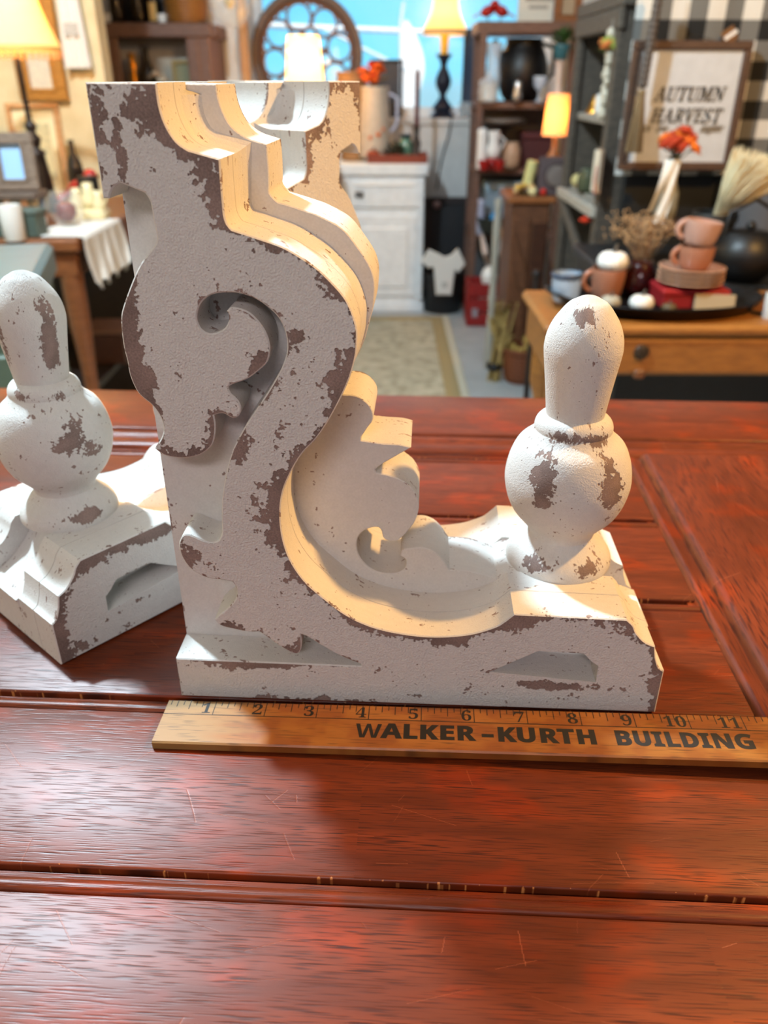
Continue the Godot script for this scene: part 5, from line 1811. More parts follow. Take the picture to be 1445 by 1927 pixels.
	single("cake_stand", "dark glass cake stand holding the pale platters", "stand", lathe(turned_smooth([0, 0, 0.06, 0, 0.05, 0.012, 0.014, 0.04, 0.014, 0.16, 0.05, 0.18, 0.085, 0.184, 0.085, 0.189, 0, 0.189]), 28), mat(Color(0.20, 0.14, 0.13), 0.3), pt.position - Vector3(0, 0.19, 0))
	var wp := thing("banded_pitcher", "white pitcher with a red foot on the second shelf", "pitcher", Vector3(0.5294, y2, -4.23))
	part(wp, "body", lathe(turned_smooth([0, 0.05, 0.03, 0.05, 0.035, 0.08, 0.024, 0.13, 0.03, 0.17, 0.025, 0.17, 0.018, 0.12, 0, 0.1]), 24), M.white_china)
	part(wp, "red_foot", lathe(turned([0, 0, 0.034, 0, 0.034, 0.03, 0.030, 0.052, 0, 0.052]), 24), M.red_paint)
	part(wp, "pitcher_handle", tube([Vector3(0.028, 0.15, 0), Vector3(0.055, 0.13, 0), Vector3(0.034, 0.09, 0)], 0.005), M.white_china)
	single("white_canister", "tall white canister at the left end of the second shelf", "canister", lathe(turned([0, 0, 0.022, 0, 0.024, 0.01, 0.024, 0.16, 0.026, 0.165, 0.02, 0.18, 0, 0.185]), 24), M.white_china, Vector3(0.4723, y2, -4.23))
	single("cream_crock", "cream stoneware crock right of the banded pitcher", "crock", lathe(turned_smooth([0, 0, 0.036, 0, 0.042, 0.03, 0.042, 0.09, 0.03, 0.11, 0.034, 0.12, 0, 0.12]), 24), mat(Color(0.72, 0.58, 0.46), 0.5), Vector3(0.6275, y2, -4.28))
	var rb := single("red_cup", "shiny red cup at the front left of the second shelf", "cup", lathe(turned([0, 0, 0.02, 0, 0.03, 0.045, 0.026, 0.045, 0.016, 0.008, 0, 0.008]), 24), M.red_paint, Vector3(0.4815, y2, -4.17))
	dup(rb, "shiny red cup beside the banded pitcher's foot", Vector3(0.5531, y2, -4.17))
	var pbx := thing("plum_box", "plum red storage box at the right of the second shelf", "box", Vector3(0.7636, y2, -4.4))
	part(pbx, "body", box(0.16, 0.13, 0.14, 0.006), mat(Color(0.28, 0.10, 0.10), 0.6))
	part(pbx, "lid", box(0.168, 0.03, 0.148, 0.006), mat(Color(0.34, 0.14, 0.14), 0.6), Vector3(0, 0.13, 0))
	# third shelf: pale blue box, white taper glass, dark bowl, blue stones
	var bb := thing("pale_blue_box", "pale blue box with a ribbed lid on the third shelf", "box", Vector3(0.617, y3, -4.4))
	part(bb, "body", box(0.20, 0.19, 0.10, 0.004), mat(Color(0.50, 0.58, 0.63), 0.6))
	part(bb, "lid", box(0.206, 0.05, 0.106, 0.006), mat(Color(0.56, 0.68, 0.74), 0.6), Vector3(0, 0.19, 0))
	part(bb, "ribbon", box(0.208, 0.006, 0.108, 0.001), mat(Color(0.75, 0.84, 0.88), 0.6), Vector3(0, 0.215, 0))
	single("frosted_vase", "tall frosted white bud vase by the left post of the third shelf", "vase", lathe(turned_smooth([0, 0, 0.018, 0, 0.02, 0.08, 0.016, 0.14, 0.02, 0.17, 0, 0.17]), 20), mat(Color(0.60, 0.63, 0.72), 0.3), Vector3(0.4882, y3, -4.25))
	var db := single("dark_green_bowl", "dark green bowl on the third shelf", "bowl", lathe(turned_smooth([0, 0, 0.03, 0, 0.06, 0.04, 0.075, 0.09, 0.068, 0.09, 0.05, 0.04, 0, 0.014]), 28), mat(Color(0.10, 0.13, 0.12), 0.35), Vector3(0.5394, y3, -4.2))
	single("blue_glass_ball", "bright blue glass ball resting in the dark green bowl", "ball", bead(0.033), mat(Color(0.16, 0.55, 0.80), 0.08), db.position + Vector3(0.02, 0.085, 0.0))
	single("straw_box", "flat straw coloured box at the right of the third shelf", "box", box(0.1, 0.045, 0.1, 0.004), M.light_wood, Vector3(0.6229, y3, -4.2))
	# bottom: rabbit with long ears in front, red crate on the floor
	var rc := thing("red_crate", "red wooden crate with a grey label on the floor by the tall shelf", "crate", Vector3(0.519, 0, -4.1544))
	var rm := mottled(Color(0.46, 0.06, 0.05), Color(0.58, 0.10, 0.08), 0.5, 4.0, M.grain)
	for k in 3:
		part(rc, "slat", box(0.175, 0.066, 0.012, 0.003), rm, Vector3(0, 0.003 + 0.074 * k, 0.085))
		part(rc, "slat", box(0.175, 0.066, 0.012, 0.003), rm, Vector3(0, 0.003 + 0.074 * k, -0.085))
	for s in [-1.0, 1.0]:
		part(rc, "end_panel", box(0.014, 0.22, 0.17, 0.003), rm, Vector3(s * 0.088, 0.002, 0))
	part(rc, "floor_board", box(0.165, 0.012, 0.16, 0.002), rm, Vector3(0, 0.004, 0))
	part(rc, "paper_label", box(0.03, 0.045, 0.003, 0.0), mat(Color(0.55, 0.50, 0.52), 0.7), Vector3(-0.055, 0.05, 0.0925))
	var rab := thing("rabbit_figure", "white rabbit figure with two tall ears sitting in the red crate", "figurine", rc.position + Vector3(0.02, 0.017, 0))
	part(rab, "body", lathe(turned_smooth([0, 0, 0.05, 0.0, 0.062, 0.06, 0.045, 0.13, 0.03, 0.17, 0.04, 0.2, 0.044, 0.225, 0.03, 0.26, 0, 0.275]), 24), M.white_china)
	for s in [-1.0, 1.0]:
		var ear := SphereMesh.new()
		ear.radius = 0.5
		ear.height = 1.0
		var e := part(rab, "ear", join([[ear, at(0, 0, 0, Vector3.ZERO, Vector3(0.030, 0.20, 0.016))]]), mat(Color(0.80, 0.74, 0.70), 0.6))
		e.position = Vector3(s * 0.032 + 0.005, 0.335, 0)
		e.rotation.z = -s * 0.28


# ---------------------------------------------------------------- right side: carved table, bookcase, checked cloth, desk with the tray

func build_right_side() -> void:
	small_table()
	floor_baskets()
	bookcase()
	checked_wall()
	desk()


func small_table() -> void:
	# brown carved cupboard with an amber lamp, frame and candles
	var ty := 0.7136
	var cx := 0.5912
	var o := thing("brown_cupboard", "narrow brown cupboard with a carved door left of the grey bookcase", "cupboard", Vector3(cx, 0, -3.52))
	var cm := mottled(Color(0.33, 0.20, 0.12), Color(0.46, 0.29, 0.18), 0.5, 3.0, M.grain)
	part(o, "body", box(0.15, ty - 0.02, 0.26, 0.004), cm)
	part(o, "top", box(0.19, 0.025, 0.30, 0.005), mottled(Color(0.52, 0.30, 0.15), Color(0.64, 0.40, 0.22), 0.4, 3.0, M.grain), Vector3(0, ty - 0.025, 0))
	var d := part(o, "door", box(0.075, ty - 0.16, 0.016, 0.004), cm, Vector3(-0.035, 0.08, 0.132))
	part(d, "carved_moulding", tube([Vector3(-0.03, 0.5, 0.012), Vector3(0.0, 0.42, 0.016), Vector3(0.03, 0.36, 0.012)], 0.006), cm)
	part(d, "carved_moulding", tube([Vector3(-0.03, 0.36, 0.012), Vector3(0.0, 0.28, 0.016), Vector3(0.03, 0.22, 0.012)], 0.006), cm)
	part(o, "dark_panel", box(0.06, ty - 0.18, 0.012, 0.003), mottled(Color(0.22, 0.11, 0.05), Color(0.30, 0.16, 0.08), 0.5, 3.0, M.grain), Vector3(0.042, 0.08, 0.13))
	var wp := single("turned_white_post", "weathered whitish turned post standing left of the brown cupboard", "post", lathe(turned_smooth([0, 0, 0.018, 0, 0.018, 0.2, 0.013, 0.25, 0.018, 0.3, 0.014, 0.4, 0.018, 0.6, 0.012, 0.66, 0.018, 0.7, 0, 0.71]), 16), mat(Color(0.62, 0.60, 0.55), 0.8), Vector3(0.46, 0.0, -3.4))
	# amber lamp on the cupboard's back
	var u := 0.0021
	var lp := thing("amber_lamp", "lit amber shade lamp with wooden base above the dark round plaque", "lamp", Vector3(0.6961, ty, -3.58))
	var h := 0.9345 - ty
	part(lp, "base", lathe(turned_smooth([0, 0, 0.04, 0, 0.04, 0.012, 0.012, 0.035, 0.018, 0.06, 0.036, 0.1, 0.03, 0.13, 0.012, 0.16, 0.01, h, 0, h]), 20), M.oak)
	part(lp, "lamp_shade", lathe([[Vector2(25 * u, h - 0.01), Vector2(20 * u, h + 72 * u - 0.01)]], 32), shade_cloth(Color(1.0, 0.50, 0.12), 0.62))
	part(lp, "bulb", lathe(turned_smooth([0, 0, 0.014, 0.012, 0.018, 0.035, 0.01, 0.055, 0, 0.06]), 14), glow(Color(1.0, 0.65, 0.25), 5.0), Vector3(0, h + 0.03, 0))
	lamp_light("amber_lamp_light", lp.position + Vector3(0, h + 0.06, 0), Color(1.0, 0.6, 0.25), 0.035, 0.015)
	# round plaque in a square dark frame, leaning
	var pq := thing("square_plaque", "dark square plaque with a round grey medallion leaning by the amber lamp", "plaque", Vector3(0.686, ty, -3.42), -0.1)
	pq.rotation.x = -0.12
	var dk := mat(Color(0.30, 0.24, 0.24), 0.6)
	part(pq, "panel", box(0.145, 0.145, 0.016, 0.005), dk)
	part(pq, "medallion", lathe(turned([0.0, 0.012, 0.036, 0.012, 0.04, 0.008, 0.042, 0.0]), 32), mat(Color(0.42, 0.37, 0.34), 0.6), Vector3(0, 0.073, 0.006), Vector3(PI / 2, 0, 0))
	part(pq, "beaded_ring", ring_mesh(0.047, 0.004, 32), dk, Vector3(0, 0.073, 0.01))
	# on the cupboard top
	var cd := single("cream_pillar_candle", "cream pillar candle tilted against the dark plaque", "candle", lathe(turned([0, 0, 0.021, 0, 0.022, 0.004, 0.022, 0.095, 0.018, 0.1, 0, 0.096]), 20), mat(Color(0.80, 0.76, 0.50), 0.5), Vector3(0.5761, ty + 0.03, -3.45), Vector3(0, 0, -0.18))
	flower_bunch("gold_ornaments", "cluster of gilded ornaments below the cream candle", Vector3(0.5658, ty - 0.012, -3.42), 0.034, 8, Color(0.85, 0.66, 0.28), Color(0.92, 0.84, 0.62), 0.024, 405, Color(0.45, 0.36, 0.18))
	var dish := single("grey_dish", "small grey metal dish on the front of the cupboard", "dish", lathe(turned_smooth([0, 0, 0.03, 0, 0.05, 0.018, 0.054, 0.02, 0.03, 0.006, 0, 0.006]), 24), mat(Color(0.40, 0.40, 0.42), 0.35, 0.5), Vector3(0.5806, ty + 0.001, -3.46))
	single("red_ball", "tiny orange red ball at the right end of the cupboard top", "ball", bead(0.014), mat(Color(0.80, 0.14, 0.04), 0.4), Vector3(0.6379, ty + 0.014, -3.415))
	single("white_mug", "small white mug at the front right corner of the cupboard", "mug", lathe(turned([0, 0, 0.016, 0, 0.018, 0.05, 0.015, 0.05, 0.013, 0.006, 0, 0.006]), 20), M.white_china, Vector3(0.662, ty + 0.001, -3.46))


func floor_baskets() -> void:
	var bk := basket("wicker_basket", "reddish brown wicker basket on the floor by the dark pole", Vector3(0.548, 0, -3.2302), 0.085, 0.14, 0.06, mottled(Color(0.36, 0.17, 0.06), Color(0.52, 0.28, 0.12), 0.7, 14.0, M.speck))
	bk.position.x += 0.03
	var cs := thing("corn_stalks", "bundle of pale dried corn stalks standing left of the wicker basket", "dried plant", Vector3(0.4642, 0, -3.2297))
	var rng := RandomNumberGenerator.new()
	rng.seed = 77
	var straw := mat(Color(0.62, 0.52, 0.30), 0.85)
	for k in 9:
		var a := rng.randf() * TAU
		part(cs, "stalk", tube([Vector3(cos(a) * 0.02, 0, sin(a) * 0.02), Vector3(cos(a) * 0.025 + 0.02, 0.16, sin(a) * 0.025), Vector3(cos(a) * 0.045 + 0.035, 0.33, sin(a) * 0.03)], 0.007, 0.004, 6), straw)
	for k in 6:
		part(cs, "leaf", leaf_mesh(0.12), straw, Vector3(0.01, 0.1 + 0.03 * k, 0.01), Vector3(0, k * 1.1, 0.8))
	part(cs, "dark_tie", lathe(turned([0.026, 0.05, 0.034, 0.055, 0.034, 0.075, 0.026, 0.08]), 16), M.black_metal)
	var g := flower_bunch("yellow_gourds", "pile of straw yellow dried flowers filling the wicker basket", bk.position + Vector3(0, 0.07, 0), 0.07, 12, Color(0.62, 0.50, 0.24), Color(0.70, 0.40, 0.14), 0.034, 406, Color(0.30, 0.30, 0.16))
	var pole := thing("dark_pole", "dark brown wooden pole leaning in front of the wicker basket", "pole", Vector3(0.5482, 0, -2.8961))
	part(pole, "shaft", tube([Vector3(0, 0.004, 0), Vector3(0.0, 0.5, -0.02)], 0.011), M.dark_wood)
	part(pole, "knob", bead(0.017), M.dark_wood, Vector3(0, 0.51, -0.02))
	var pv := thing("lavender_bottle", "mauve bottle with white cap standing right of the dark pole", "bottle", Vector3(0.6524, 0, -3.2998))
	part(pv, "body", lathe(turned([0, 0, 0.026, 0, 0.026, 0.12, 0.016, 0.14, 0, 0.14]), 20), mat(Color(0.42, 0.34, 0.38), 0.4))
	part(pv, "cap", lathe(turned([0.018, 0.138, 0.018, 0.2, 0, 0.2]), 20), mat(Color(0.80, 0.74, 0.64), 0.5))
	single("white_jug_bottle", "white plastic jug on the floor right of the dark pole's foot", "jug", lathe(turned_smooth([0, 0, 0.028, 0, 0.03, 0.08, 0.012, 0.11, 0.012, 0.125, 0, 0.125]), 20), mat(Color(0.68, 0.72, 0.72), 0.5), Vector3(0.5172, 0, -2.7342) + Vector3(0.045, 0, 0))


func bookcase() -> void:
	var x := 0.655
	var z0 := -3.1
	var z1 := -2.54
	var cz := (z0 + z1) / 2.0
	var w := z1 - z0
	var top := 1.30
	var o := thing("grey_bookcase", "weathered grey wood bookcase standing end on beside the checked cloth", "bookcase", Vector3(x + 0.17, 0, cz))
	for s in [-1.0, 1.0]:
		part(o, "side_panel", box(0.34, top, 0.035, 0.004), M.grey_wood, Vector3(0, 0, s * (w / 2 - 0.0175)))
		part(o, "front_stile", box(0.022, top, 0.05, 0.003), M.grey_wood, Vector3(-0.172, 0, s * (w / 2 - 0.025)))
	part(o, "top_board", box(0.37, 0.04, w + 0.03, 0.005), M.grey_wood, Vector3(0, top, 0))
	part(o, "cornice", box(0.02, 0.055, w + 0.02, 0.005), M.grey_wood, Vector3(-0.178, top - 0.055, 0))
	part(o, "back_panel", box(0.012, top, w - 0.04, 0.0), mat(Color(0.09, 0.09, 0.095), 0.8), Vector3(0.16, 0, 0))
	for y in [1.005, 0.77, 0.4, 0.05]:
		part(o, "shelf_board", box(0.30, 0.022, w - 0.07, 0.003), mottled(Color(0.52, 0.50, 0.46), Color(0.66, 0.64, 0.60), 0.7, 3.0, M.grain), Vector3(-0.01, y, 0))
	var s1 := 1.028
	var s2 := 0.793
	# upper shelf
	single("white_crock", "small white crock on the upper shelf of the grey bookcase", "crock", lathe(turned([0, 0, 0.03, 0, 0.034, 0.01, 0.034, 0.05, 0.03, 0.058, 0.026, 0.058, 0.026, 0.02, 0, 0.02]), 24), M.white_china, Vector3(0.70, s1, -2.82))
	single("gold_bell", "small golden bell left of the white crock", "bell", lathe(turned_smooth([0, 0.055, 0.008, 0.05, 0.012, 0.035, 0.024, 0.01, 0.03, 0.0, 0.026, 0.0, 0, 0.03]), 20), M.brass, Vector3(0.70, s1, -2.97))
	single("maroon_candle", "short maroon candle behind the golden bell", "candle", lathe(turned([0, 0, 0.024, 0, 0.024, 0.075, 0, 0.075]), 20), mat(Color(0.25, 0.05, 0.05), 0.5), Vector3(0.77, s1, -2.93))
	var bb := thing("brown_board", "reddish brown board leaning in the near end of the bookcase", "board", Vector3(0.675, s1, -2.60))
	part(bb, "panel", box(0.012, 0.22, 0.05, 0.003), mottled(Color(0.36, 0.16, 0.08), Color(0.48, 0.23, 0.12), 0.5, 4.0, M.grain))
	part(bb, "cross_batten", box(0.008, 0.02, 0.05, 0.002), M.dark_wood, Vector3(-0.01, 0.03, 0))
	var gar := thing("shell_garland", "string of cream shells and beads hanging in the bookcase", "garland", Vector3(0.638, 1.24, -2.60))
	for k in 13:
		part(gar, "shell", bead(0.012 if k % 3 else 0.016), mat(Color(0.74, 0.70, 0.62), 0.5), Vector3(0.002 * (k % 2), -0.017 * k, 0.006 * sin(k * 2.1)))
	part(gar, "string", tube([Vector3(0, 0.04, 0), Vector3(0, -0.21, 0)], 0.0015), M.linen)
	part(gar, "hook", tube([Vector3(0.012, 0.04, 0), Vector3(0.0, 0.045, 0), Vector3(0, 0.035, 0)], 0.002), M.black_metal)
	flower_bunch("peach_posy", "peach and green posy hung at the near bookcase stile", Vector3(0.636, 1.17, -2.60), 0.035, 10, Color(0.80, 0.46, 0.22), Color(0.55, 0.58, 0.24), 0.024, 407, Color(0.24, 0.34, 0.12))
	single("olive_basket", "dull olive basket at the back of the upper bookcase shelf", "basket", lathe(turned([0, 0, 0.05, 0, 0.062, 0.03, 0.058, 0.035, 0.068, 0.07, 0.062, 0.075, 0.07, 0.11, 0.06, 0.11, 0.05, 0.01, 0, 0.01]), 24), mat(Color(0.25, 0.22, 0.13), 0.8), Vector3(0.80, s1, -2.72))
	# lower shelf
	var ol := thing("oil_lamp", "clear glass oil lamp bottle in the dark lower bookcase shelf", "oil lamp", Vector3(0.72, s2, -2.75))
	part(ol, "font", lathe(turned_smooth([0, 0, 0.03, 0, 0.034, 0.03, 0.02, 0.055, 0.012, 0.06, 0, 0.06]), 24), pane(Color(0.75, 0.85, 0.9), 0.5))
	part(ol, "chimney", lathe(turned_smooth([0.014, 0.06, 0.022, 0.085, 0.012, 0.12, 0.010, 0.17]), 24), pane(Color(0.8, 0.88, 0.95), 0.4))
	single("olive_jar", "olive green glass jar in front of the oil lamp", "jar", lathe(turned_smooth([0, 0, 0.03, 0, 0.034, 0.015, 0.034, 0.05, 0.024, 0.065, 0.026, 0.075, 0, 0.075]), 24), mat(Color(0.28, 0.30, 0.22), 0.15), Vector3(0.68, s2, -2.86))
	pumpkin("cream_pumpkin", "pale cream pumpkin on the lower bookcase shelf", Vector3(0.685, s2, -2.98), 0.035, mat(Color(0.75, 0.70, 0.48), 0.6))
	single("amber_block", "amber brown soap block beside the cream pumpkin", "block", box(0.05, 0.035, 0.05, 0.006), mat(Color(0.50, 0.24, 0.05), 0.5), Vector3(0.68, s2, -2.89))
	greenery("trailing_fern", "yellow green fern at the near end of the lower bookcase shelf", Vector3(0.70, s2, -2.70), 0.05, 408, 30, Color(0.28, 0.28, 0.07))
	var bkk := thing("cream_book", "cream book standing open at the bookcase's near stile", "book", Vector3(0.628, 0.83, -2.52))
	part(bkk, "cover", box(0.012, 0.12, 0.055, 0.002), mat(Color(0.55, 0.45, 0.36), 0.7))
	part(bkk, "pages", box(0.008, 0.112, 0.05, 0.001), mat(Color(0.84, 0.80, 0.72), 0.8), Vector3(-0.009, 0.004, 0.002))
	part(bkk, "ribbon", tube([Vector3(-0.008, 0.11, 0.02), Vector3(-0.016, 0.04, 0.03), Vector3(-0.012, 0.0, 0.03)], 0.002), M.red_paint)
	# front ledge and slanting brace under the lower shelf, with an orange pompom
	part(o, "front_ledge", box(0.03, 0.03, w - 0.02, 0.003), mottled(Color(0.60, 0.57, 0.52), Color(0.70, 0.67, 0.62), 0.7, 3.0, M.grain), Vector3(-0.185, 0.755, 0))
	part(o, "slanting_brace", tube([Vector3(-0.185, 0.75, -w / 2.0 + 0.03), Vector3(-0.185, 0.60, w / 2.0 - 0.05)], 0.016), M.grey_wood)
	single("orange_pompom", "small orange pompom hung under the bookcase ledge", "pompom", petals(0.022, 8, 3), mat(Color(0.80, 0.20, 0.04), 0.9), Vector3(0.625, 0.7361, -2.60))


func checked_wall() -> void:
	# dark panelled hutch back with a buffalo check cloth pinned to it
	var z := -2.45
	var hx0 := 0.6898
	var o := thing("black_hutch", "black painted hutch back standing behind the oak desk", "hutch", Vector3(hx0 + 0.55, 0, z - 0.04))
	var blk := mottled(Color(0.055, 0.07, 0.08), Color(0.085, 0.10, 0.11), 0.5, 2.0, M.cloud)
	for k in 4:
		part(o, "plank", box(0.27, 1.36, 0.022, 0.004), blk, Vector3(-0.41 + 0.275 * k, 0, 0))
	part(o, "top_rail", box(1.12, 0.06, 0.035, 0.004), blk, Vector3(0, 1.36, 0))
	part(o, "counter", box(1.24, 0.03, 0.60, 0.005), blk, Vector3(-0.06, 0.665, 0.32))
	part(o, "base", box(1.20, 0.655, 0.56, 0.004), blk, Vector3(-0.06, 0.01, 0.31))  # added black box, also darkens the space beneath the desk
	# cloth, woven in three tones: black, grey and cream
	var cols := 26
	var n := 512
	var px := PackedByteArray()
	px.resize(n * n * 3)
	var fuzz := noise_bytes(n, n, 0.3, 91, 2)
	for y in n:
		for x in n:
			var a := int(floor(x * 12.0 / n)) % 2
			var b := int(floor(y * 12.0 / n)) % 2
			var t := 0.008 if a + b == 2 else (0.12 if a + b == 1 else 0.60)
			if a + b == 1:
				t += 0.04 * ((x + y) % 2)
			t *= 0.9 + 0.2 * fuzz[y * n + x] / 255.0
			var c := Color(t * 1.0, t * 0.98, t * 0.90).linear_to_srgb()
			var k := (y * n + x) * 3
			px[k] = int(c.r * 255)
			px[k + 1] = int(c.g * 255)
			px[k + 2] = int(c.b * 255)
	var cm := StandardMaterial3D.new()
	cm.albedo_texture = picture(n, n, px)
	cm.roughness = 0.95
	var cx0 := 0.6533
	var cyb := 0.8877
	var sq := 0.047
	cm.uv1_scale = Vector3.ONE
	single("checked_cloth", "black and cream buffalo check cloth hanging behind the autumn sign", "cloth", sheet(42, 40, func(s: float, t: float) -> Vector3:
		return Vector3(cx0 + s * sq * 12.0, cyb + t * sq * 12.0, z + 0.012 + 0.004 * sin(s * 23.0) * (1.0 - 0.5 * t))), cm)
	# sign
	var sx0 := 0.6462
	var w := 0.312
	var h := 0.312
	var sy := 0.9038
	var sg := thing("autumn_sign", "white autumn harvest sign in a brown wood frame hung on the checked cloth", "sign", Vector3(0.8062, sy, -2.405))
	frame_bars(sg, w, h, 0.021, 0.024, mottled(Color(0.25, 0.17, 0.12), Color(0.34, 0.24, 0.18), 0.6, 4.0, M.grain))
	part(sg, "board", box(w - 0.03, h - 0.03, 0.01, 0.0), mottled(Color(0.72, 0.73, 0.74), Color(0.76, 0.77, 0.78), 0.8, 3.0, M.cloud), Vector3(0, 0.015, -0.002))
	var ink := mat(Color(0.10, 0.11, 0.11), 0.8)
	var f := SystemFont.new()
	f.font_names = PackedStringArray(["Droid Serif"])
	f.font_weight = 700
	var f2 := SystemFont.new()
	f2.font_names = PackedStringArray(["Droid Serif"])
	for q in [["AUTUMN", 0.185, 0.036, 0.032, f], ["HARVEST", 0.188, 0.036, -0.020, f], ["live", 0.03, 0.02, -0.050, f2], ["love", 0.03, 0.02, -0.050, f2], ["smiles", 0.045, 0.02, -0.050, f2], ["laughter", 0.06, 0.02, -0.050, f2]]:
		var tm := TextMesh.new()
		tm.text = q[0]
		tm.font = q[4]
		tm.font_size = 64
		tm.pixel_size = q[2] / 47.0
		tm.depth = 0.0015
		tm.horizontal_alignment = HORIZONTAL_ALIGNMENT_CENTER
		var aabb := tm.get_aabb()
		var k: float = q[1] / maxf(aabb.size.x, 0.001)
		var p := part(sg, "lettering", tm, ink)
		var lean := 0.22 if q[4] == f else 0.4     # italic letters
		p.basis = Basis(Vector3(k, 0, 0), Vector3(lean, 1, 0), Vector3(0, 0, 1))
		var lx: float = {"live": -0.105, "love": -0.06, "smiles": 0.0, "laughter": 0.075}.get(q[0], 0.0)
		p.position = Vector3(lx + 0.012, h / 2.0 + q[3], 0.0042)
	part(sg, "hanging_wire", tube([Vector3(-0.03, h, 0), Vector3(0.0, h + 0.012, 0), Vector3(0.05, h, 0)], 0.0012), M.black_metal)
	var tg := thing("price_tag", "brown card tag with a white strip clipped above the sign", "tag", Vector3(0.9027, 1.2128, -2.395))
	part(tg, "card", box(0.034, 0.034, 0.002, 0.0), mat(Color(0.45, 0.30, 0.15), 0.8), Vector3.ZERO, Vector3(0, 0, 0.6))
	part(tg, "strip", box(0.034, 0.009, 0.002, 0.0), mat(Color(0.85, 0.84, 0.82), 0.8), Vector3(-0.004, 0.012, 0.002), Vector3(0, 0, 0.6))
	# wooden bead garland with tassel
	var bg := thing("bead_garland", "grey wooden bead garland with a jute tassel hanging before the sign", "garland", Vector3(0.6842, 1.32, -2.355))
	var bm := mat(Color(0.30, 0.27, 0.25), 0.7)
	for k in 15:
		part(bg, "bead", bead(0.0125), bm, Vector3(-0.0006 * k, -0.0145 * k, 0))
	part(bg, "string", tube([Vector3(0, 0.06, 0), Vector3(-0.008, -0.22, 0)], 0.0015), M.linen)
	var ts := []
	for k in 34:
		var a := k * 2.4
		var d := 0.016 * sqrt((k + 0.5) / 34.0)
		ts.append([tube([Vector3(cos(a) * d * 0.45, 0, sin(a) * d * 0.45), Vector3(cos(a) * d, -0.06, sin(a) * d), Vector3(cos(a) * d * 1.45, -0.14, sin(a) * d * 1.45)], 0.0026, 0.0018, 5), Transform3D.IDENTITY])
	var tas := part(bg, "tassel", join(ts), mat(Color(0.46, 0.39, 0.28), 0.9), Vector3(-0.009, -0.228, 0))
	tas.set_meta("kind", "stuff")
	part(bg, "tassel_knot", bead(0.011), mat(Color(0.46, 0.39, 0.28), 0.9), Vector3(-0.009, -0.226, 0))


